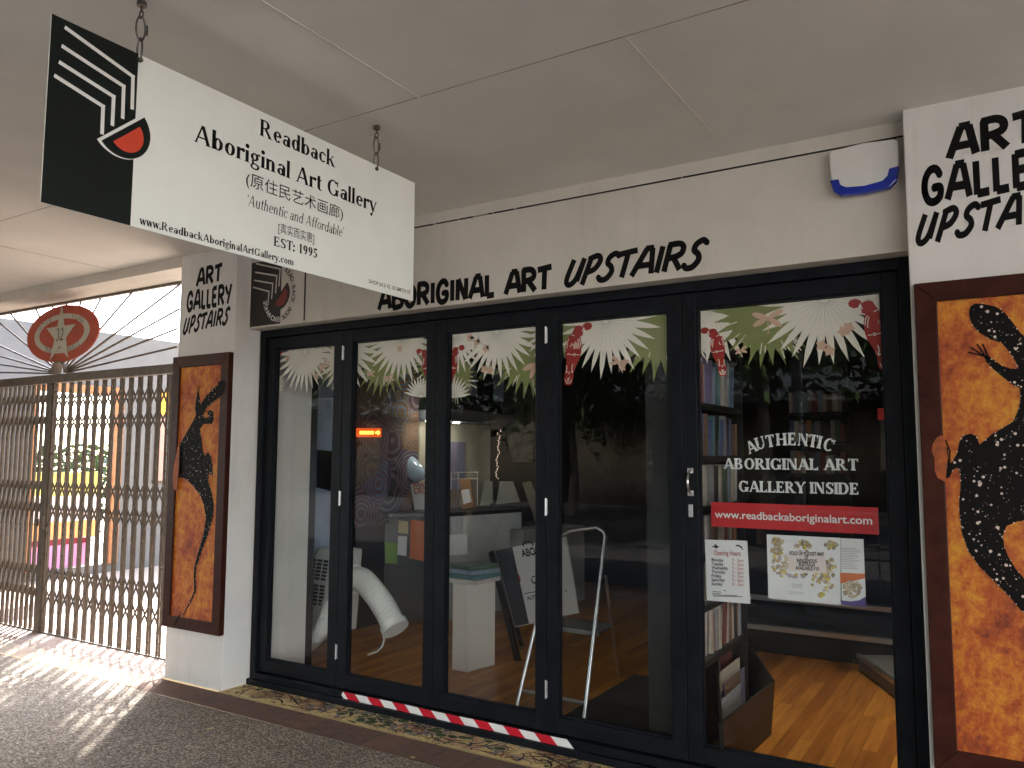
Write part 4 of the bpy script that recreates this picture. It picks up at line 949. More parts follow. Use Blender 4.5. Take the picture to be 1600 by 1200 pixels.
blossom(4, [(1284, 540), (1296, 548), (1318, 518), (1326, 512)], .035); blossom(2, [(735, 528), (745, 534), (760, 545), (757, 577), (766, 579)], .035); blossom(3, [(975, 567), (900, 540)], .03); blossom(1, [(625, 545)], .03); blossom(0, [(450, 560), (495, 588)], .03)

# ---- white lettering on the entrance door
def slab(s, **k): return serif_text(s, 1.75, .75, .45, .75, gap=.15, **k)
def gline(s, l, r, top, bot):
    g, wd = slab(s); a, b = GP(*l), GP(*r); a.z = b.z = (a.z+b.z)/2
    put(g, wd, a, b, (GP(*top)-GP(*bot)).z, 7, NF, 'lettering', 'glasswhite', doors[4], lift=.0005)
gline('ABORIGINAL ART', (1131, 733), (1342, 735), (1300, 716), (1300, 734))
gline('GALLERY INSIDE', (1154, 769), (1343, 772), (1290, 753), (1290, 771))
arc = 'AUTHENTIC'; cen = [(1174, 698), (1188, 692), (1203.5, 689), (1221, 686.5), (1238, 686), (1255, 687), (1270.5, 689), (1281, 691), (1295, 695)]
mb = MB()
for ch, c, a in zip(arc, cen, (24, 15, 8, 2, -2, -6, -10, -13, -17)):
    g, wd = slab(ch); p = GP(*c); h = .062; k = h/7*.86; v = Vector((-math.sin(R(a)), 0, math.cos(R(a)))); e = Vector((math.cos(R(a)), 0, math.sin(R(a))))
    put(g, wd, p-e*wd*k/2-v*h/2, p+e*wd*k/2-v*h/2, h, 7, NF, 'lettering', 'glasswhite', doors[4], vert=v, mb=mb, lift=.0005)
mb.build('lettering', 'glasswhite', doors[4])
ws = [GP(1111, 785), GP(1372, 792), GP(1372, 836), GP(1111, 822)]
zt_, zb_ = (ws[0].z+ws[1].z)/2, (ws[2].z+ws[3].z)/2
wsx = [ws[0].x, ws[1].x]
web = MB(); poly(web, [Vector((wsx[0], DG, zb_)), Vector((wsx[1], DG, zb_)), Vector((wsx[1], DG, zt_)), Vector((wsx[0], DG, zt_))], NF, 0)
web = web.build('web_strip', 'webred', doors[4])
sans_line('www.readbackaboriginalart.com', (1117, 808.5), (1363, 819.5), (1180, 798), (1180, 810), bold=.016, unit=.72, m='glasswhite', parent=web, plane=GP, n=NF, lift=.0009)

# ================================================================== NOTICES ON THE ENTRANCE DOOR
def sheet(name, quad, y, m, label, cat, thick=.0012, parent=None):
    pts = [py(u, v, y) for u, v in quad]
    o = MB().prism(pts, (0, 1, 0), thick).build(name, m, parent, origin=pts[3] if parent is None else None)
    if parent is None: tag(o, label, cat)
    return o
NY = 4.1265
hn = sheet('opening_hours_notice', [(1101.5, 843), (1167.5, 845), (1172.5, 943.5), (1104.5, 938)], NY, 'paper', 'white opening hours notice taped inside the entrance door', 'notice')
HP = lambda u, v: py(1080+u/5.333, 800+v/5.333, NY)
def hl(s, l, r, h, m='ink', bold=.02, par=hn):
    g, wd = sans_text(s, bold); a, b = HP(*l), HP(*r); put(g, wd, a, b, h, .72, NF, 'lettering', m, par, lift=.0006)
hl('Opening Hours', (190, 358), (412, 366), .026, 'inkred')
for k, (d_, h_) in enumerate((('Monday', '9 - 5pm'), ('Tuesday', '9 - 5pm'), ('Wednesday', '9 - 5pm'), ('Thursday', '9 - 5pm'), ('Friday', '9 - 7pm'), ('Saturday', '9 - 4pm'), ('Sunday', '10 - 2pm'))):
    y_ = 410+33.2*k; w_ = (100, 100, 138, 115, 82, 112, 92)[k]
    hl(d_, (170, y_), (170+w_, y_+4), .017, 'ink', .03); hl(h_, (342, y_+3), (436, y_+8), .017, 'inkred', .01)
mb = MB()
for v_, a, b in ((662, 180, 250), (676, 178, 240), (690, 180, 380), (700, 185, 425), (652, 270, 290)):
    strokes(mb, [HP(a, v_), HP(b, v_+6)], .0035, NF, .0006)
for q in ([(165, 290), (190, 283), (205, 262), (212, 278), (235, 290), (208, 305), (195, 296)], [(368, 275), (390, 272), (420, 285), (437, 318), (425, 312), (405, 290), (375, 285)]): poly(mb, [HP(*p) for p in q], NF, .0006)
mb.build('drawing', 'ink', hn)
mp = sheet('map_poster', [(1198, 835), (1313.5, 840.5), (1313.5, 945.5), (1200.5, 935)], NY, 'paper', 'white map poster with scattered tan islands on the entrance door', 'poster')
mp2 = sheet('map_brochure', [(1314, 841), (1349, 842.5), (1353.5, 949), (1315, 945.5)], NY, 'paper', 'narrow brochure with orange band beside the map poster', 'brochure')
mb = MB(); poly(mb, [HP(*q) for q in ((1240, 505), (1447, 515), (1449, 552), (1243, 598))], NF, .0006); mb.build('orange_band', 'orangeprint', mp2)
mb = MB(); poly(mb, [HP(*q) for q in ((1250, 735), (1330, 745), (1400, 735), (1455, 705), (1457, 793), (1252, 774))], NF, .0006); mb.build('purple_base', 'purple', mp2)
rm = random.Random(9)
def blobs(par, cs, cols, n, s):
    mbs = {c: MB() for c in cols}
    for k in range(n):
        cx2, cy2, rx, ry = rm.choice(cs); t = rm.uniform(0, 6.28); q = math.sqrt(rm.random()); u, v = cx2+rx*q*math.cos(t), cy2+ry*q*math.sin(t); z_ = rm.uniform(.4, 1)*s
        poly(mbs[rm.choice(cols)], [HP(u+z_*math.cos(a), v+z_*math.sin(a)*.9) for a in (0, 1, 2.1, 3.1, 4.2, 5.2)], NF, .0006+.00004*(k % 12))
    for c, b in mbs.items():
        if b.v: b.build('map_print', c, par)
for nm, c in (('tan', (.42, .33, .2)), ('sand', (.55, .47, .33)), ('gold', (.62, .5, .12)), ('mauve', (.42, .36, .42)), ('brown', (.34, .27, .2))): M['map'+nm] = simple('map '+nm, c, .7)
blobs(mp, [(740, 430, 70, 90), (1090, 560, 110, 95), (930, 290, 60, 50), (720, 250, 40, 40), (710, 320, 45, 25), (1170, 280, 50, 30), (1140, 440, 60, 60), (880, 390, 80, 40)], ['maptan', 'mapsand', 'mapgold', 'mapmauve', 'mapbrown'], 330, 22)
blobs(mp, [(770, 510, 40, 40), (900, 530, 90, 14), (1085, 690, 16, 12)], ['mapgold', 'mapmauve'], 40, 22)
blobs(mp2, [(1340, 640, 80, 70)], ['maptan', 'mapsand', 'mapbrown'], 80, 18)
mb = MB()
for v_ in range(300, 470, 14): strokes(mb, [HP(1258, v_), HP(1258+rm.uniform(90, 150), v_+6)], .0025, NF, .0007)
for v_ in (600, 612, 625, 665, 680): strokes(mb, [HP(840 if v_ < 650 else 810, v_), HP(925 if v_ < 650 else 940, v_+4)], .002, NF, .0007)
mb.build('small_print', simple('pale grey ink', (.34, .34, .36), .8), mp2)
fn = sheet('pocket_map_notice', [(1232, 860), (1289, 864), (1291.5, 896), (1231.5, 892)], NY-.0016, 'paperpink', 'small pinkish note stuck on the middle of the map poster', 'note')
NPY = lambda u, v: py(1080+u/5.333, 800+v/5.333, NY-.0017)
for s_, a, b in (('FOLD UP POCKET MAP', (822, 356), (1106, 366)), ('OF', (945, 388), (978, 389)), ('INDIGENOUS', (880, 418), (1048, 424)), ('AUSTRALIA', (895, 448), (1035, 454)), ('AVAILABLE $10', (868, 479), (1066, 488))):
    g, wd = sans_text(s_, .03); put(g, wd, NPY(*a), NPY(*b), .0175, .72, NF, 'lettering', 'ink', fn, lift=.0006)

# ================================================================== HAZARD TAPE ALONG THE SILL
tp = thing('hazard_tape', (-3, 4.03, .03), 'red and white striped tape stuck along the door sill', 'tape')
a = py(535, 1089, 4.047); b = py(897, 1163, 4.047)
xa, xb = a.x, b.x; H2 = .044
mbw, mbr = MB(), MB(); n = 8; L = (xb-xa-.05)/n; rt = random.Random(3)
zz = lambda x: .0475+.0012*math.sin(x*9)
yq = 4.0475
for k in range(n):
    for j in range(2):
        x0_ = xa+.05+L*(k+j*.5); x1_ = x0_+L*.5; sl_ = .045
        q = [(x0_, yq, zz(x0_)), (x1_, yq, zz(x1_)), (x1_-sl_, yq-.0005, zz(x1_)+H2), (x0_-sl_, yq-.0005, zz(x0_)+H2)]
        (mbr if j == 0 else mbw).flat(q)
mbw.flat([(xa+.01, yq, zz(xa)), (xa+.05, yq, zz(xa)), (xa+.005, yq-.0005, zz(xa)+H2), (xa-.012, yq, zz(xa)+.02)])
mbr.build('red_stripes', 'tapered', tp); mbw.build('white_stripes', 'white', tp)
for (u, v), rz, sc2, lb in (((328, 1138), .6, .026, 'yellow fallen leaf on the paving in front of the white pillar'), ((645, 1183), -.4, .024, 'yellow fallen leaf on the brown bricks below the tape')):
    c = pz(u, v, .006); mb = MB(); n = 10
    mb.flat([c+Vector((math.cos(rz)*sc2*math.cos(6.283*k/n)-math.sin(rz)*sc2*.45*math.sin(6.283*k/n), math.sin(rz)*sc2*math.cos(6.283*k/n)+math.cos(rz)*sc2*.45*math.sin(6.283*k/n), .004*math.cos(6.283*k/n))) for k in range(n)])
    tag(mb.build('fallen_leaf', 'leafdry'), lb, 'leaf')

# ================================================================== ARCADE COURT BEYOND THE GATE
WX = -10.9
ac = thing('arcade_wall', (WX, 7, 0), 'grey wall of the open arcade behind the lattice gate, with a timber framed opening', 'wall')
OY0, OY1 = px(91, 598, WX).y-.9, px(194, 607, WX).y
OZ1 = px(150, 603, WX).z; OZ0 = .12
ztop = px(120, 513, WX).z
def wall_hole(x0, x1, y0, y1, z0, z1, hy0, hy1, hz0, hz1):
    b = MB(); b.box(x0, x1, y0, hy0, z0, z1); b.box(x0, x1, hy1, y1, z0, z1); b.box(x0, x1, hy0, hy1, hz1, z1); b.box(x0, x1, hy0, hy1, z0, hz0); return b
wall_hole(WX-.12, WX, 2.0, 9.5, 0, ztop, 5.60, OY1, OZ0, OZ1).build('wall_face', 'greywall', ac)
fw = .13
mb = MB(); mb.box(WX-.1, WX+.03, OY1-fw, OY1+.001, OZ0, OZ1); mb.box(WX-.1, WX+.03, 5.60, OY1-fw, OZ1-.12, OZ1-.001); mb.box(WX-.1, WX+.03, 5.601, 5.66, OZ0, OZ1-.12)
mb.build('timber_frame', 'orangewood', ac, .004)
# stall boards standing in the opening
st = thing('display_stall', (-11.6, 6.2, 0), 'stall with yellow, white and orange boards and pink cloth behind the gate', 'stall')
def XB(v0, v1, x): return px(150, v0, x).z, px(150, v1, x).z
for nm, v0, v1, m in (('yellow_board', 737, 772, 'yellow'), ('white_board', 773, 810, 'white'), ('orange_board', 811, 838, 'orange')):
    z1, z0 = XB(v0, v1, -11.6); MB().box(-11.62, -11.58, 4.6, 6.95, z0, z1).build(nm, m, st)
z1, z0 = XB(840, 846, -11.2); zb = px(150, 905, -11.2).z
MB().box(-11.24, -11.2, 4.9, 6.62, zb, z0-.002).build('pink_cloth', 'pink', st)
MB().box(-11.25, -11.19, 4.9, 6.64, z0, z1+.02).build('maroon_rail', 'maroon', st)
mb = MB()
for y in (4.7, 6.85): mb.box(-11.66, -11.62, y, y+.05, 0, 1.7)
for y in (4.95, 6.5): mb.box(-11.29, -11.25, y, y+.05, 0, z1)
mb.build('stall_leg', 'orangewood', st)
ps = thing('wall_poster', (WX, 7.2, 1.3), 'white poster with a lit orange header on the grey arcade wall', 'poster')
p0, p1 = px(252, 612, WX+.02), px(285, 750, WX+.02)
ym = px(262, 650, WX).y
MB().box(WX+.001, WX+.03, p0.y, p0.y+.75, px(252, 648, WX).z, p0.z).build('header', 'lightbox', ps)
MB().box(WX+.001, WX+.03, ym-.02, p0.y+.75, p1.z, px(252, 648, WX).z-.002).build('sheet', 'paper', ps)
MB().box(WX+.0005, WX+.025, p0.y-.06, ym-.021, p1.z, px(252, 648, WX).z-.002).build('side_strip', simple('dusty pink board', (.45, .27, .21), .7), ps)
MB().box(WX+.0005, WX+.035, p0.y-.08, p0.y+.75, p1.z-.03, p1.z-.002).build('ledge', 'gatebrown', ps)
# hedge and trees outside the opening and over the street, real leaf clusters
def tree(name, c, h, cr, ch, n, label, cat='tree', group=None, m='foliage', trunk=.16, seed=0, leaf=.22, lean=(0, 0)):
    r = random.Random(seed); t = thing(name, (c[0], c[1], 0), label, cat, group)
    mb = MB(); z0 = h-ch
    mb.tube([(c[0], c[1], 0), (c[0]+.1, c[1], z0*.5), (c[0]+.05, c[1]+.1, z0), (c[0]+lean[0], c[1]+lean[1], z0+ch*.5)], [trunk, trunk*.8, trunk*.65, trunk*.3], 9)
    c = (c[0]+lean[0], c[1]+lean[1]); cl = []
    for k in range(16):
        a = r.uniform(0, 6.28); q = Vector((c[0]+cr*.62*math.cos(a)*r.uniform(.3, 1), c[1]+cr*.62*math.sin(a)*r.uniform(.3, 1), z0+ch*r.uniform(.2, .85)))
        mb.tube([(c[0], c[1], z0+ch*.1), (Vector((c[0], c[1], z0+ch*.2))+q)/2, q], [trunk*.4, trunk*.25, trunk*.1], 6); cl.append(q)
    mb.build('trunk', 'bark', t)
    b = MB()
    for k in range(n):
        q = r.choice(cl) if r.random() < .8 else Vector((c[0], c[1], z0+ch*.5))
        d = Vector((r.gauss(0, 1), r.gauss(0, 1), r.gauss(0, .75))); p = q + d*cr*.24
        u = Vector((r.gauss(0, 1), r.gauss(0, 1), r.gauss(0, 1))).normalized(); v = u.orthogonal().normalized(); s_ = leaf*r.uniform(.5, 1.2)
        b.flat([p-u*s_, p+v*s_*.45, p+u*s_, p-v*s_*.45])
    b.build('crown', m, t); return t
tree('added_shade_tree', (-15.0, 12.6), 16.2, 3.6, 5.4, 9000, 'tall unseen tree added far behind the pillar to shade the far paving', 'tree', None, 'foliage', .2, 77, .19, (-.2, -1.0))  # unseen tree added so the sun patch fades away from the gate
hb = MB(); r = random.Random(3)
for k in range(5000):
    p = Vector((r.uniform(-15.4, -14.4), r.uniform(4, 11), 1.75*math.sqrt(r.random())*r.uniform(.9, 1.07))); u = Vector((r.gauss(0, 1), r.gauss(0, 1), r.gauss(0, 1))).normalized(); v = u.orthogonal(); s_ = r.uniform(.03, .08)
    hb.flat([p-u*s_, p+v*s_*.5, p+u*s_, p-v*s_*.5])
tag(hb.build('hedge', 'foliage'), 'dark hedge outside the arcade opening behind the stall boards', 'hedge')

# ================================================================== STREET BEHIND THE CAMERA (seen in the glass, except the added pale building)
for k, (x, lb) in enumerate(((-7.2, 'grey green post at the footpath edge, behind the viewer to the left'), (-1.9, 'grey green awning post reflected in the fourth door'), (4.5, 'grey green awning post far right of the viewer'))):
    p = thing('awning_post', (x, -.75, 0), lb, 'post'); MB().tube([(x, -.75, 0), (x, -.75, 3.2)], .055, 14).build('shaft', 'post', p); MB().box(x-.11, x+.11, -.86, -.64, 0, .02).build('base_plate', 'post', p)
ra = thing('street_railing', (-1.2, -1.6, 0), 'metal street railing reflected low in the fourth door', 'railing')
mb = MB()
for z in (.45, .98): mb.tube([(-2.6, -2.2, z), (.8, -2.2, z)], .024, 10)
for k in range(9): mb.tube([(-2.6+k*.425, -2.2, 0), (-2.6+k*.425, -2.2, .98)], .014, 8)
mb.build('rails', 'post', ra)
pb_ = thing('street_building', (14, -12, 0), 'tall pale unseen building added right of the viewer to bounce sunlight', 'building')  # added out of view, its pale face bounces sun onto the shopfront
MB().box(4, 40, -20, -11.5, 0, 14).build('wall', 'whitewall', pb_)
mb = MB()
for i in range(9):
    for j in range(4): mb.box(5.5+i*3.8, 7.3+i*3.8, -11.51, -11.48, .9+j*3.3, 2.6+j*3.3)
mb.build('window', 'darkglass', pb_)
op = thing('street_building', (0, -17, 0), 'pale blue shop row across the mall, seen only mirrored in the glass', 'building')
MB().box(-34, 3.9, -24, -17, 3.4, 17).build('upper_wall', 'bluebuild', op)
MB().box(-34, 3.9, -17, -14.4, 3.2, 3.4).build('canopy', 'bluebuild', op)
mb = MB()
for k in range(10): mb.box(-34+k*4, -33.5+k*4, -17.4, -16.9, 0, 3.2)
mb.build('shop_pier', 'bluebuild', op)
MB().box(-34, 3.9, -24, -17.4, 0, 3.2).build('shop_windows', 'darkglass', op)
for k, (x, y, h, cr, ch, lb) in enumerate(((-15.5, -8.0, 8.5, 4.2, 6.2, 'street tree farthest left along the mall'), (-9.5, -5.5, 8.0, 4.0, 5.6, 'broad street tree left of the viewer'), (-4.0, -7.5, 8.5, 4.2, 6.2, 'dense street tree straight behind the viewer'), (-10.5, -12.0, 9.0, 4.5, 6.8, 'street tree near the far shop row'), (-1.0, -12.5, 9.0, 4.0, 6.8, 'street tree across the mall to the right'))):
    tree('street_tree', (x, y), h, cr, ch, 9000, lb, 'tree', 'street trees', 'foliage', .17, k+11, .20)

# ================================================================== INSIDE THE SHOP
def carpet(pts, z, label, name='floor_mat', m='matcarpet'):
    tag(MB().prism([Vector((x, y, z)) for x, y in pts], (0, 0, 1), .008).build(name, m), label, 'mat')
carpet([(-2.45, 4.25), (-1.50, 4.25), (-1.50, 5.75), (-2.45, 5.75)], .0105, 'charcoal mat inside the fourth folding door')
# stair with metal nosing
stp = thing('carpeted_step', (-.6, 7.2, 0), 'dark carpeted step with a metal nosing at the back of the floor', 'step')
z1 = py(1290, 988, 7.0).z; xl = py(1168, 985, 7.0).x
MB().box(-2.2, 1.6, 7.0, 9.5, .012, z1).build('step', 'matcarpet', stp)
MB().box(-2.2, 1.6, 6.975, 7.03, z1-.035, z1+.006).build('nosing', 'alu', stp, .003)
MB().box(-2.2, 1.6, 7.32, 9.5, z1, z1+.19).build('step', 'matcarpet', stp)
MB().box(-2.2, 1.6, 7.30, 7.345, z1+.155, z1+.196).build('nosing', 'alu', stp, .003)
wd_ = thing('side_step', (-.6, 6.3, 0), 'low grey step with pale edging right of the wooden floor', 'step')
Q = [pz(1329, 1041, .012), pz(1430, 1117, .012)]; zt2 = .13
T_ = [pz(1341, 1022, zt2), pz(1405, 1068, zt2)]
q = [T_[0], T_[0]+(T_[1]-T_[0])*2.2, T_[0]+(T_[1]-T_[0])*2.2+Vector((1.4, .6, 0)), T_[0]+Vector((1.2, .65, 0))]
MB().prism([Vector((p.x, p.y, .012)) for p in q], (0, 0, 1), zt2-.016).build('tread', simple('grey lino', (.16, .17, .17), .5), wd_)
mb = MB(); mb.bar(q[0]+Vector((0, 0, -.012)), q[1]+Vector((0, 0, -.012)), .03, .03); mb.build('edging', 'alu', wd_)

# bookcase at the right of the entrance, books facing across the floor
BX = -1.42
bc = thing('bookcase', (BX-.15, 4.75, 0), 'tall black bookcase inside, left side of the entrance door', 'bookcase')
XBk = lambda u, v: px(u, v, BX)
by0, by1 = 4.22, XBk(1162, 700).y
SZs = [XBk(1100, v).z for v in (629, 712, 792, 868, 948, 1036)]
MB().box(BX-.30, BX-.285, by0, by1, .02, 2.35).build('back', 'darkplastic', bc)
mb = MB(); mb.box(BX-.285, BX-.002, by0, by0+.018, .02, 2.35); mb.box(BX-.285, BX-.002, by1-.018, by1, .02, 2.35); mb.build('side', 'darkplastic', bc)
for z in SZs+[2.33]: MB().box(BX-.285, BX, by0+.018, by1-.018, z-.035, z).build('shelf', 'darkplastic', bc)
BC = {'blue': (.06, .12, .34), 'pale blue': (.25, .38, .55), 'cream': (.55, .48, .36), 'maroon': (.28, .03, .03), 'brown': (.22, .11, .05), 'black': (.03, .03, .035), 'violet': (.16, .13, .34), 'grey': (.30, .30, .31), 'green': (.07, .17, .09), 'orange': (.55, .20, .05), 'white': (.66, .64, .6), 'teal': (.05, .24, .28)}
BC = {k: tuple(c*.55+.3*sum(v)/3 for c in v) for k, v in BC.items()}
BM = {k: simple('book '+k, v, .55, var=.15, scale=25) for k, v in BC.items()}
ORD = ['first', 'second', 'third', 'fourth', 'fifth', 'sixth', 'seventh', 'eighth', 'ninth', 'tenth', 'eleventh', 'twelfth', 'thirteenth', 'fourteenth', 'fifteenth', 'sixteenth', 'seventeenth', 'eighteenth', 'nineteenth', 'twentieth', 'twenty-first', 'twenty-second', 'twenty-third', 'twenty-fourth']
SHN = ['lowest', 'second lowest', 'third lowest', 'third highest', 'second highest', 'highest']
def book(c, t, h, d, lean, axis, m, label, group):
    """c: bottom spine centre; axis 'x' spine faces +x, 'y' spine faces -y; t thickness, lean in radians along the shelf"""
    b = thing('book', c, label, 'book', group); c = Vector(c)
    mb, pg = MB(), MB()
    if axis == 'x':
        mb.box(c.x-d, c.x, c.y-t/2, c.y-t/2+.003, c.z, c.z+h); mb.box(c.x-d, c.x, c.y+t/2-.003, c.y+t/2, c.z, c.z+h); mb.box(c.x-.003, c.x+.0008, c.y-t/2+.003, c.y+t/2-.003, c.z, c.z+h)
        pg.box(c.x-d+.004, c.x-.003, c.y-t/2+.003, c.y+t/2-.003, c.z+.003, c.z+h-.004)
        sh = lambda p: Vector((p.x, p.y+(p.z-c.z)*lean, p.z))
    else:
        mb.box(c.x-t/2, c.x-t/2+.003, c.y, c.y+d, c.z, c.z+h); mb.box(c.x+t/2-.003, c.x+t/2, c.y, c.y+d, c.z, c.z+h); mb.box(c.x-t/2+.003, c.x+t/2-.003, c.y-.0008, c.y+.003, c.z, c.z+h)
        pg.box(c.x-t/2+.003, c.x+t/2-.003, c.y+.003, c.y+d-.004, c.z+.003, c.z+h-.004)
        sh = lambda p: Vector((p.x+(p.z-c.z)*lean, p.y, p.z))
    mb.v = [sh(p) for p in mb.v]; pg.v = [sh(p) for p in pg.v]
    mb.build('cover', BM[m], b); pg.build('pages', 'papercream', b)
rb = random.Random(21)
pal = {5: ['grey', 'pale blue', 'black', 'maroon', 'cream', 'violet', 'violet', 'pale blue', 'blue', 'teal', 'grey', 'cream'],
       4: ['cream', 'brown', 'blue', 'black', 'violet', 'brown', 'grey', 'blue', 'teal', 'black'],
       3: ['cream', 'white', 'brown', 'cream', 'grey', 'pale blue', 'green', 'grey', 'cream', 'black'],
       2: ['maroon', 'brown', 'orange', 'brown', 'white', 'grey', 'maroon', 'brown', 'cream', 'brown'],
       1: ['cream', 'brown', 'white', 'grey', 'cream', 'brown', 'orange', 'cream', 'grey', 'brown'],
       0: ['pale blue', 'orange', 'black', 'cream', 'white', 'brown', 'cream', 'maroon', 'grey', 'cream']}
for si in range(6):
    zz_ = sorted(SZs)[si]; room = (sorted(SZs)+[2.3])[si+1]-.04-zz_
    y = by0+.03; k = 0
    pl5 = pal[si]+pal[si][::-1]
    while y < by1-.07 and k < len(pl5) and k < 24:
        t = rb.uniform(.022, .048); h = min(room-.015, rb.uniform(.19, .27)*1.05); ln = rb.choice([0, 0, .03, .10, .16]) if k > 3 else rb.choice([0, .04])
        if y+t+h*ln > by1-.02: ln = 0
        book((BX-.02-rb.uniform(0, .03), y+t/2, zz_+.0005), t, h, .19, ln, 'x', pl5[k], f'{pl5[k]} book standing {ORD[k]} from the left on the {SHN[si]} shelf by the entrance', 'books on the entrance bookcase')
        y += t+.004+(h*(ln-0) if ln else 0)*.35; k += 1
# black open book bin on the floor
bn = thing('book_bin', (-1.3, 5, .012), 'black open book bin on the floor by the entrance', 'bin')
zr = .33
rim = [pz(1117, 1034, zr), pz(1167, 998, zr), pz(1211, 1064, zr), pz(1126, 1131, zr)]
# keep the bin clear of the bookcase: build it as a tilted crate between x -1.40 and -1.05
fl = [pz(1120, 1085, .013), pz(1160, 1040, .013), pz(1212, 1092, .013), pz(1140, 1128, .013)]
fl = [Vector((p.x, p.y, .013)) for p in rim]
cc = sum(fl, Vector())/4; fl = [cc+(p-cc)*.86 for p in fl]
for k in range(4):
    a, b, c, d = fl[k], fl[(k+1) % 4], rim[(k+1) % 4], rim[k]
    nrm = (b-a).cross(d-a).normalized(); ctr = Vector((cc.x, cc.y, .2))
    if nrm.dot(ctr-a) < 0: nrm = -nrm
    MB().prism([a, b, c, d], nrm, .012).build('side_panel', 'darkplastic', bn)
MB().prism([p+Vector((0, 0, .003)) for p in fl], (0, 0, 1), .01).build('base', 'darkplastic', bn)
e1 = rim[3]-rim[0]; e2v = rim[1]-rim[0]
for k, m in enumerate(('pale blue', 'orange', 'brown', 'white', 'maroon', 'orange', 'cream', 'violet', 'brown', 'grey')):
    p = rim[0]+e1*(.10+.74*(k/10))+e2v*(.06+.045*(k % 3)); q = p+e2v*(.42+.06*(k % 4))
    n_ = (Vector((0, 0, 1))*.45+e1.normalized()).normalized()
    up = Vector((0, 0, 1))*.9-e1.normalized()*.42; up.normalize(); hh = (.17, .12, .15, .09, .13, .07, .09, .04, .06, .02)[k]
    base = [p-Vector((0, 0, .22)), q-Vector((0, 0, .22)), q+up*hh, p+up*hh]
    bo = MB().prism(base, n_, .022).build('book', BM[m], None, .003); tag(bo, f'{m} book leaning {ORD[k]} from the back in the black floor bin', 'book', 'books in the floor bin')
lp_ = thing('unseen_downlight', (-.38, 5.4, 2.94), 'small unseen ceiling downlight added over the entrance floor, inferred from its brightness', 'lamp')
MB().tube([(-.38, 5.4, 2.949), (-.38, 5.4, 2.935)], .07, 18).build('lens', 'downlight', lp_)
sd = bpy.data.lights.new('downlight', 'SPOT'); sd.energy = 19; sd.spot_size = R(76); sd.spot_blend = .7; sd.shadow_soft_size = .07; sd.color = (1, .86, .66)  # unseen lamp added to light the entrance floor, inferred from its brightness
sdo = bpy.data.objects.new('unseen_downlight_beam', sd); COL.objects.link(sdo); sdo.location = (-.38, 5.4, 2.93)
# bookcase against the far wall
b2 = thing('bookcase', (-1.5, 8.3, 0), 'dim bookcase against the back wall, behind the white lettering', 'bookcase')
q0, q1 = py(1228, 600, 8.4), py(1318, 600, 8.4); x0, x1 = q0.x, q1.x
zs = [py(1270, v, 8.4).z for v in (644, 690, 740, 790)]
MB().box(x0, x1, 8.62, 8.64, .5, 2.9).build('back', 'darkplastic', b2)
for z in zs: MB().box(x0, x1, 8.4, 8.62, z-.03, z).build('shelf', 'darkplastic', b2)
k = 0
for si, z in enumerate(zs[:3]):
    x = x0+.02; k = 0
    while x < x1-.03 and k < 14:
        t = rb.uniform(.028, .06); m = rb.choice(list(BC)); book((x+t/2, 8.42, z+.0005), t, rb.uniform(.17, .24), .16, 0, 'y', m, f'{m} book {ORD[k]} from the left on back wall shelf {["one", "two", "three"][si]} from the top', 'books at the back wall'); x += t+.003; k += 1

# plinth with picture books
pl_ = [pz(706, 1046, .012), pz(729.8, 1051, .012), pz(773.3, 1039, .012)]; pl_.append(pl_[0]+pl_[2]-pl_[1])
zp = 1.65-(1.65-.0)*0+0; 
dv = py(731.6, 914, pl_[1].y).z
tag(MB().prism(pl_, (0, 0, 1), dv-.012).build('plinth', 'plinth', None, .006), 'white square plinth on the wooden floor behind the middle door', 'plinth')
pc = sum(pl_, Vector())/4; pe = (pl_[2]-pl_[1]).normalized(); pf = (pl_[1]-pl_[0]).normalized()
for k, (m, lb) in enumerate((('white', 'white picture book at the bottom of the pile on the plinth'), ('teal', 'teal picture book in the pile on the plinth'), ('pale blue', 'pale blue book near the top of the plinth pile'), ('green', 'green picture book topmost on the white plinth'))):
    c = Vector((pc.x, pc.y, dv+.002+.036*k)); a = .12*(k-1); e = pe*math.cos(a)+pf*math.sin(a); f = pf*math.cos(a)-pe*math.sin(a); s1, s2 = .16-.008*k, .13
    tag(MB().prism([c-e*s1-f*s2, c+e*s1-f*s2, c+e*s1+f*s2, c-e*s1+f*s2], (0, 0, 1), .033).build('picture_book', BM[m], None, .003), lb, 'book', 'books on the plinth')
# sloped leaflet holder behind the plinth books
c = py(722, 870, 6.0)
tag(MB().prism([py(702, 868, 6.0), py(730, 866, 6.0), py(729, 834, 6.1), py(703, 836, 6.1)], (0, 1, 0), .01).build('price_card', 'paper', None), 'white card with a dark photo standing behind the plinth books', 'card')

# counter with ribbed front
ct = thing('shop_counter', (-5, 7, 0), 'black topped counter with a ribbed pale front', 'counter')
CZ = 1.08
P1, P2 = pz(698, 801, CZ), pz(815, 794, CZ); dr = (P2-P1).normalized(); P0 = pz(590, 802, CZ); d2 = (P1-P0).normalized(); n2 = Vector((d2.y, -d2.x, 0)); nr = Vector((dr.y, -dr.x, 0))
if nr.y > 0: nr = -nr
def V0(p, z): return Vector((p.x, p.y, z))
MB().prism([V0(P0, CZ-.04)+n2*.04, V0(P1, CZ-.04)+nr*.04, V0(P2, CZ-.04)+nr*.04+dr*.02, V0(P2, CZ-.04)-nr*.45+dr*.02, Vector((-5.3, P2.y, CZ-.04)), Vector((-5.3, P0.y+.1, CZ-.04))], (0, 0, 1), .04).build('top', 'counter', ct, .004)
mb = MB(); Lc = (P2-P1).length; n = int(Lc/.022)
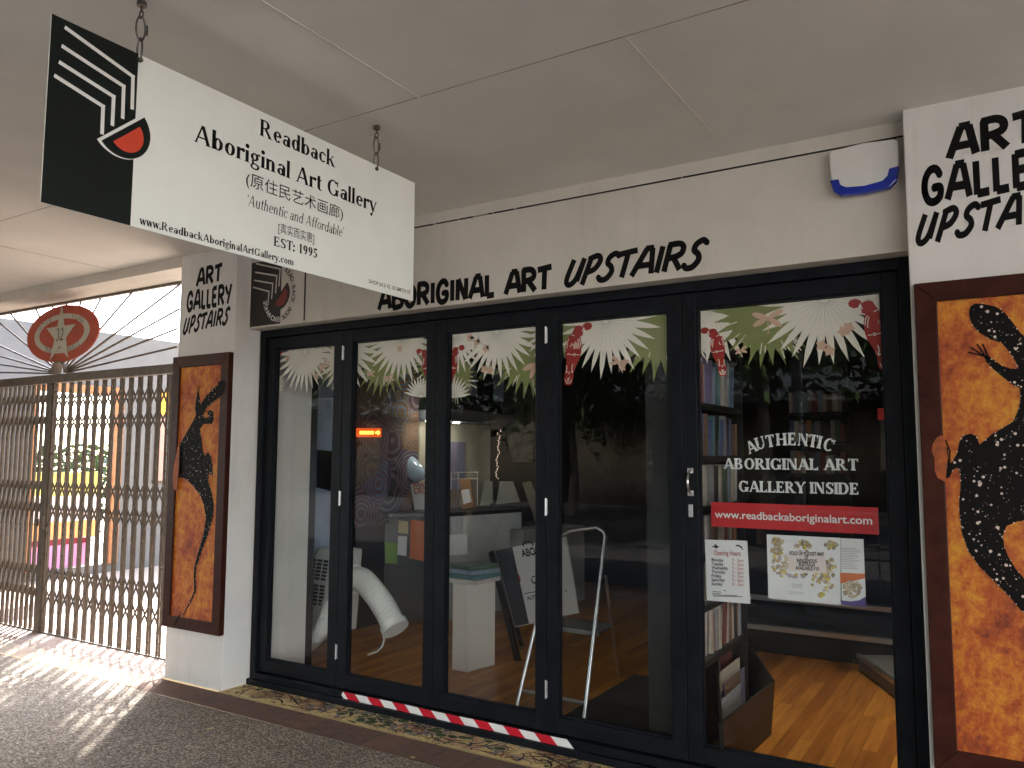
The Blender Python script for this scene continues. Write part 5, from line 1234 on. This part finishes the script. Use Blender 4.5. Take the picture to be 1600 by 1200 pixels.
for k in range(n):
    a = P1+dr*(Lc*k/n); b = P1+dr*(Lc*(k+.5)/n); c = P1+dr*(Lc*(k+1)/n)
    for p, q, s_, t_ in ((a, b, 0, .011), (b, c, .011, 0)):
        mb.add([V0(p, .0)+nr*s_, V0(q, .0)+nr*t_, V0(q, CZ-.041)+nr*t_, V0(p, CZ-.041)+nr*s_], [(0, 1, 2, 3)], True)
mb.build('ribbed_front', simple('ribbed grey front', (.44, .48, .48), .5), ct)
MB().prism([V0(P0, .013), V0(P1, .013)-d2*.002, V0(P1, .013)-d2*.002-n2*.03, V0(P0, .013)-n2*.03], (0, 0, 1), CZ-.06).build('dark_front', 'darkplastic', ct)
MB().prism([V0(P2, .013), V0(P2, .013)+dr*.012, V0(P2, .013)+dr*.012-nr*.5, V0(P2, .013)-nr*.5], (0, 0, 1), CZ-.06).build('side', 'darkplastic', ct)
# lower counter wing to its right
l0, l1 = pz(818, 829, .86), pz(850, 826, .86)
tag(MB().prism([V0(l0, .013), V0(l0+dr*1.0, .013), V0(l0+dr*1.0-nr*.4, .013), V0(l0-nr*.4, .013)], (0, 0, 1), .845).build('low_cabinet', simple('grey cabinet', (.36, .40, .40), .6), None), 'low pale cabinet right of the ribbed counter', 'cabinet')
def upright(name, uv, y, m, label, cat, lean=.05, th=.012, group=None):
    pts = [py(u, v, y) for u, v in uv]; zmin = min(p.z for p in pts)
    pts = [Vector((p.x, p.y+(p.z-zmin)*lean, p.z)) for p in pts]
    return tag(MB().prism(pts, (0, 1, 0), th).build(name, m, None), label, cat, group)
cy = lambda u: (P1+dr*((u-698)/117*Lc)).y
tn = simple('tan frame', (.33, .17, .07), .5); gd = simple('grey green board', (.20, .22, .19), .6)
upright('tilted_picture', [(722, 796), (742, 792), (728, 746), (712, 748)], cy(730)+.12, tn, 'tan picture frame tilted on the counter top', 'frame', .2)
upright('card_stand', [(700, 794), (716, 792), (714, 764), (700, 766)], cy(705)+.10, simple('brown card', (.20, .16, .12), .7), 'brown card stand at the left of the counter', 'stand')
upright('price_card', [(724, 788), (736, 784), (730, 764), (718, 766)], cy(730)+.08, 'paper', 'pale card leaning in front of the tan frame', 'card', .2)
upright('art_print', [(750, 790), (770, 786), (768, 752), (756, 752)], cy(760)+.2, gd, 'grey print leaning on the counter, under the fairy lights', 'print')
upright('art_print', [(775, 788), (812, 784), (800, 752), (780, 752)], cy(790)+.25, simple('faded print', (.26, .27, .25), .7), 'wide faded print leaning right of the counter', 'print')
upright('art_print', [(836, 815), (850, 812), (828, 752), (814, 754)], cy(815)+.3, simple('dun board', (.22, .20, .14), .7), 'tall dun board leaning at the right end of the counter', 'board')
wr = thing('wire_rack', V0(P1+dr*.15, CZ), 'thin wire rack standing on the left of the counter', 'rack'); mb = MB()
ry = cy(715)+.2
for v in (738, 748): mb.tube([py(704, v+1.5, ry), py(716, v, ry), py(748, v, ry)], .004, 6)
for u in (705, 716, 746): mb.tube([py(u, 738, ry), py(u, 790, ry)], .004, 6)
mb.build('wires', 'steel', wr)
mg = upright('magazine', [(648, 797), (672, 793), (672, 752), (638, 756)], 6.5, 'paper', 'upright children’s book with a red title on the counter', 'book', .12, .01)
def face_text(s, l, r, h, y, m, par, lean, zmin):
    g, wd = sans_text(s, .03); a, b = py(*l, y), py(*r, y)
    for q in (a, b): q.y += (q.z-zmin)*lean
    b.y = a.y = min(a.y, b.y)
    put(g, wd, a, b, h, .72, NF, 'lettering', m, par, lift=.004)
yz = 6.5; zm = py(648, 797, yz).z
face_text('WHAT A', (643, 763), (672, 761), .055, yz, 'orangeprint', mg, .12, zm); face_text('CROC', (645, 772), (672, 770), .06, yz, 'orangeprint', mg, .12, zm)
lm = thing('desk_lamp', V0(P0+d2*.4, CZ), 'desk lamp with a curved pale blue shade on the counter', 'lamp')
ly = 6.55; c0 = py(650, 735, ly)
mb = MB(); pts = [py(u, v, ly) for u, v in ((632, 712), (638, 722), (646, 734), (655, 742), (664, 744))]
mb.tube(pts, [.05, .085, .10, .09, .03], 12); mb.build('shade', simple('pale blue enamel', (.36, .48, .60), .25, coat=.5), lm)
mb = MB(); mb.tube([py(645, 748, ly), py(653, 741, ly), py(668, 738, ly)], .012, 8); mb.tube([py(668, 738, ly), py(668, 795, ly)], .008, 8); mb.tube([py(668, 795, ly), py(668, 795, ly)+Vector((0, 0, -.01))], .06, 12); mb.build('arm', 'steel', lm)
# leaflets hanging on the dark counter front
lf = P1-dr*.02
def leaflet(uv, m, label, cat='leaflet'):
    pts = []
    for u, v in uv:
        d = ray(u, v); t = ((P1+n2*.03)-CP).dot(n2)/d.dot(n2); pts.append(CP+d*t)
    return tag(MB().prism(pts, -n2, .006).build('leaflet', m, None), label, cat, 'leaflets on the counter front')
leaflet([(601, 846), (621, 848), (621, 881), (602, 880)], 'papergreen', 'green leaflet with a white diamond, lowest on the counter front')
leaflet([(603, 803), (622, 805), (621, 846), (601, 844)], 'paperdark', 'dark leaflet above the green one on the counter front')
leaflet([(623, 813), (638, 815), (638, 834), (622, 833)], 'papercream', 'cream card beside the dark leaflet on the counter front')
leaflet([(622, 837), (636, 838), (635, 869), (621, 867)], 'paper', 'white clipped card between green leaflet and orange brochure')
leaflet([(642, 812), (668, 815), (667, 878), (640, 872)], 'orangeprint', 'large orange brochure on the counter front')

# sandwich board leaning
sbd = thing('sandwich_board', (-3, 5.8, 0), 'leaning sandwich board with black stripe and printed words, behind the stepladder', 'sign')
SBp = lambda u, v, k=1: py(380+u/2.7586, 780+v/2.7586, 6.02 - .36*((780+v/2.7586)-855)/170)
outer = [(1062, 228), (1400, 160), (1447, 488), (1168, 548)]
def sb_poly(pts, m, lift, name, par=sbd):
    P = [SBp(*q) for q in pts]; nn = (P[1]-P[0]).cross(P[2]-P[0]).normalized(); nn = nn if nn.y < 0 else -nn
    mb = MB(); poly(mb, P, nn, lift); return mb.build(name, m, par)
P = [SBp(*q) for q in ((1085, 222), (1392, 160), (1445, 488), (1170, 550))]; nn = (P[1]-P[0]).cross(P[2]-P[0]).normalized(); nn = nn if nn.y < 0 else -nn
MB().prism(P, -nn, .02).build('panel', 'paper', sbd)
sb_poly([(1086, 222), (1160, 207), (1232, 536), (1171, 549)], simple('slate print', (.035, .04, .05), .5), .001, 'black_stripe')
mb = MB(); mb.bar(SBp(1070, 228), SBp(1185, 700), .05, .03, nn); mb.bar(SBp(1070, 228)-nn*.02, SBp(1125, 600)-nn*.3, .035, .03, nn); mb.build('timber_leg', 'darkplastic', sbd)
mb = MB(); torus(mb, SBp(1228, 198), (1, 0, 0), (0, 0, 1), .05, .03, .006); mb.build('carry_handle', 'darkplastic', sbd)
def sbt(s, l, r, h, bold=.03):
    g, wd = sans_text(s, bold); a, b = SBp(*l), SBp(*r); put(g, wd, a, b, h, .72, nn, 'lettering', 'blacklet', sbd, lift=.002, vert=(P[0]-P[3]))
sbt('ABORIGINAL', (1203, 250), (1376, 218), .075); sbt('FINE ART', (1266, 305), (1362, 288), .075); sbt('GALLERY', (1246, 366), (1378, 342), .075); sbt('AUTHENTIC ORIGINAL', (1226, 436), (1408, 400), .035, .02)
mb = MB(); 
for a, b in (((1212, 408), (1402, 374)),): strokes(mb, [SBp(*a), SBp(*b)], .006, nn, .0025)
mb.build('rule', 'blacklet', sbd)
mb = MB()
for a in ([(1108, 262), (1165, 292), (1172, 345)], [(1110, 285), (1155, 310), (1162, 355)], [(1112, 307), (1146, 326), (1152, 365)], [(1114, 327), (1138, 342)]): strokes(mb, [SBp(*q) for q in a], .007, nn, .002)
mb.build('emblem', 'white', sbd)
sb_poly([(1178, 312), (1192, 330), (1197, 350), (1190, 372), (1175, 376), (1166, 362), (1170, 345)], 'webred', .003, 'emblem')

# stepladder
sl_ = thing('stepladder', (-2.6, 4.9, 0), 'aluminium stepladder standing behind the fourth door', 'ladder')
mb = MB()
a0, a1 = pz(808, 1103, .02), py(868, 842, 5.0)
b0, b1 = pz(913, 1122, .02), py(946, 838, 4.95)
mb.tube([a0, a1], .013, 10); mb.tube([b0, b1, b1+Vector((-.015, .01, .03)), b1+Vector((-.07, .02, .055)), a1+Vector((.12, .02, .06)), a1], .013, 10)
mb.build('front_leg', 'alu', sl_)
mb = MB(); mb.tube([py(946, 900, 5.05), pz(967, 1054, .02)], .011, 10); mb.tube([py(868, 900, 5.1), pz(862, 1045, .02)], .011, 10); mb.build('rear_leg', 'alu', sl_)
t0 = [py(860, 986, 4.85), py(936, 998, 4.85), py(955, 978, 5.15), py(872, 968, 5.15)]
zt3 = sum(p.z for p in t0)/4; MB().prism([Vector((p.x, p.y, zt3)) for p in t0], (0, 0, 1), .03).build('step', simple('grey tread', (.14, .14, .14), .6), sl_)
t0 = [py(812+4, 1090, 4.74), py(918, 1100, 4.72), py(922, 1085, 4.9), py(826, 1076, 4.9)]; zt3 = sum(p.z for p in t0)/4
mb = MB(); mb.tube([Vector((p.x, p.y, zt3+.02)) for p in (t0[0], t0[1])], .013, 9); mb.build('rung', 'alu', sl_)
# portable air conditioner with ducts
acn = thing('portable_cooler', (-4.3, 5, 0), 'white portable cooler with black louvres behind the first door', 'cooler')
AY = 5.0
MB().prism([py(476, 985, AY), py(521, 992, AY), py(531, 862, AY+.05), py(497, 856, AY+.05), py(480, 900, AY+.02)], (0, 1, 0), .28).build('body', 'plastic', acn, .01)
mb = MB()
for r_ in range(13):
    for c in range(3):
        u0, v0 = 487+c*9.5-(r_*.9 if r_ < 6 else 5.4+(r_-6)*.5), 872+r_*5.6+c*1.3
        if r_ == 6: continue
        p0, p1 = py(u0, v0, AY-.002), py(u0+7.5, v0+1.2, AY-.002); p2, p3 = py(u0+7.0, v0+5.2, AY-.002), py(u0-.6, v0+4, AY-.002)
        poly(mb, [p0, p1, p2, p3], NF, .001)
mb.build('louvres', 'darkplastic', acn)
def hose(pts, r, label, name='duct_hose', y=None):
    t = thing(name, (pts[0].x, pts[0].y, 0.3), label, 'hose', 'cooler duct hoses')
    P = []; N = 70
    for k in range(N*2+1):                              # Catmull-Rom through the points, ribbed radius
        s_ = k/(N*2)*(len(pts)-1); i = min(int(s_), len(pts)-2); f = s_-i
        p0, p1, p2, p3 = pts[max(i-1, 0)], pts[i], pts[i+1], pts[min(i+2, len(pts)-1)]
        P.append(.5*((2*p1)+(p2-p0)*f+(2*p0-5*p1+4*p2-p3)*f*f+(3*p1-p0-3*p2+p3)*f*f*f))
    rs = [r*(1+.045*math.sin(k*2*math.pi/4)) for k in range(len(P))]
    MB().tube(P, rs, 20).build('ribbed_tube', 'hose', t); return t, P
t, P = hose([py(552, 905, 4.75), py(566, 906, 4.75), py(583, 924, 4.72), py(600, 948, 4.70), py(614, 975, 4.68)], .088, 'thick white ribbed duct hose hanging behind the second door')
MB().tube([P[-1], P[-1]+(P[-1]-P[-6]).normalized()*.05], .105, 20).build('collar', 'hose', t)
MB().tube([P[0]+Vector((-.06, .03, 0)), P[0]], .115, 20).build('collar', 'hose', t)
hose([py(468, 1012, 4.85), py(488, 1000, 4.85), py(506, 975, 4.9), py(517, 940, 4.95)], .07, 'white ribbed duct hose curling down beside the cooler, behind the first door')
mb = MB(); mb.tube([py(u, v, 4.8) for u, v in ((598, 988), (600, 1000), (597, 1010), (589, 1018), (575, 1023))], .008, 8)
tag(mb.build('power_cord', 'hose'), 'white cord curling below the end of the duct hose', 'cord')
mb = MB(); mb.tube([py(u, v, 4.85) for u, v in ((555, 868), (558, 880), (559, 893))], .006, 8)
tag(mb.build('hook_wire', 'hose'), 'thin white wire above the thick duct hose', 'wire')
# hangings and things further inside
def wall_sheet(name, uv, x, m, label, cat, th=.02):
    return tag(MB().prism([px(u, v, x) for u, v in uv], (-1, 0, 0), th).build(name, m), label, cat)
wall_sheet('reflection_sheet', [(485, 1010), (548, 985), (548, 525), (485, 515)], -5.20, 'paleblue', 'pale blue reflection sheet behind the first door, for the street mirrored there', 'reflection_sheet')  # coloured sheet stands in for the bright street reflected in the pane
tag(MB().prism([px(484, 758, -5.15), px(522, 768, -5.15), px(522, 705, -5.15), px(484, 702, -5.15)], (-1, 0, 0), .03).build('hung_screen', 'darkplastic'), 'black panel hanging in front of the pale blue reflection sheet', 'panel')
wall_sheet('painted_canvas', [(550, 825), (654, 812), (654, 545), (550, 530)], -5.27, 'art', 'large canvas painted with dotted circles behind the counter', 'painting')
tag(MB().prism([py(800, 722, 8.0), py(832, 722, 8.0), py(834, 600, 8.0), py(776, 600, 8.0)], (0, 1, 0), .03).build('painted_canvas', simple('dim patterned canvas', (.09, .085, .07), .8, var=.9, scale=7)), 'dark patterned canvas right of the fairy lights', 'painting')
for uv, lb in (([(731, 617), (746, 620), (743, 565), (729, 565)], 'blue grey sheet hanging behind the middle door, leftmost'), ([(771, 626), (787, 628), (787, 575), (771, 575)], 'blue grey sheet hanging behind the middle door, rightmost')):
    upright('hanging_sheet', uv, 6.5, simple('blue grey sheet', (.20, .27, .34), .8), lb, 'sheet', 0, .004, 'hanging sheets')
LX = -5.20
led = thing('led_sign', px(577, 676, LX), 'small glowing orange LED sign with an arrow before the canvas', 'sign')
MB().prism([px(560, 683, LX), px(596, 683, LX), px(596, 669, LX), px(560, 669, LX)], (-1, 0, 0), .03).build('case', emit('brown red LED case', (.25, .03, .004), .25), led)
mb = MB()
for k in range(7):
    u = 562+k*3.2; poly(mb, [px(u, 678.5, LX), px(u+2.4, 678.5, LX), px(u+2.4, 673.5, LX), px(u, 673.5, LX)], NS, .002)
poly(mb, [px(586, 677.5, LX), px(590, 677.5, LX), px(590, 680, LX), px(594, 676, LX), px(590, 672, LX), px(590, 674.5, LX), px(586, 674.5, LX)], NS, .002)
mb.build('lit_characters', 'ledcore', led)
al_ = thing('mirrored_shop', (-5.2, 7.3, 0), 'cream alcove with small downlights, built for the lit shop mirrored in the glass', 'reflection')  # solid stand-in for a lit shop reflected from across the mall
cr = simple('alcove cream', (.55, .52, .40), .7)
ya, yb = px(656, 700, -5.28).y, px(766, 700, -5.28).y; zs_ = px(700, 659, -5.1).z
MB().box(-5.31, -5.28, ya, yb, .9, zs_).build('back_panel', cr, al_)
MB().box(-5.31, -4.9, ya, yb, zs_, zs_+.12).build('soffit', simple('alcove soffit', (.16, .18, .20), .7), al_)
for u in (670, 713):
    p = px(u, 662, -5.08); MB().tube([Vector((-5.08, p.y, zs_-.001)), Vector((-5.08, p.y, zs_-.010))], .035, 14).build('downlight', 'downlight', al_)
p0, p1 = px(703, 690, -5.25), px(727, 770, -5.25)
MB().box(-5.279, -5.26, p0.y, p1.y, p1.z, p0.z).build('poster', simple('violet grey poster', (.25, .24, .34), .7), al_)
fl_ = thing('fairy_lights', py(778, 710, 7.0), 'string of tiny warm lights hanging behind the middle door', 'lights')
rf = random.Random(2); mb = MB()
for k in range(34):
    f = k/34; p = py(780-4*f+rf.uniform(-2.5, 2.5), 672+f*78, 7.0); mb.disc(p, (1, 0, 0), (0, 0, 1), .0035, n=6)
mb.build('bulbs', 'fairy', fl_)
mb = MB(); mb.tube([py(780, 665, 7.01), py(776, 750, 7.01)], .003, 6); mb.build('wire', 'darkplastic', fl_)
fb = thing('fire_call_box', py(1380, 647, 6.0), 'small red box on the wall at the right of the entrance', 'box')
MB().prism([py(1371, 656, 6.0), py(1392, 656, 6.0), py(1392, 638, 6.0), py(1371, 638, 6.0)], (0, 1, 0), .08).build('case', 'parrot', fb, .004)
MB().prism([py(1376, 735, 6.0), py(1384, 735, 6.0), py(1384, 657, 6.0), py(1376, 657, 6.0)], (0, 1, 0), .04).build('conduit', 'darkplastic', fb)
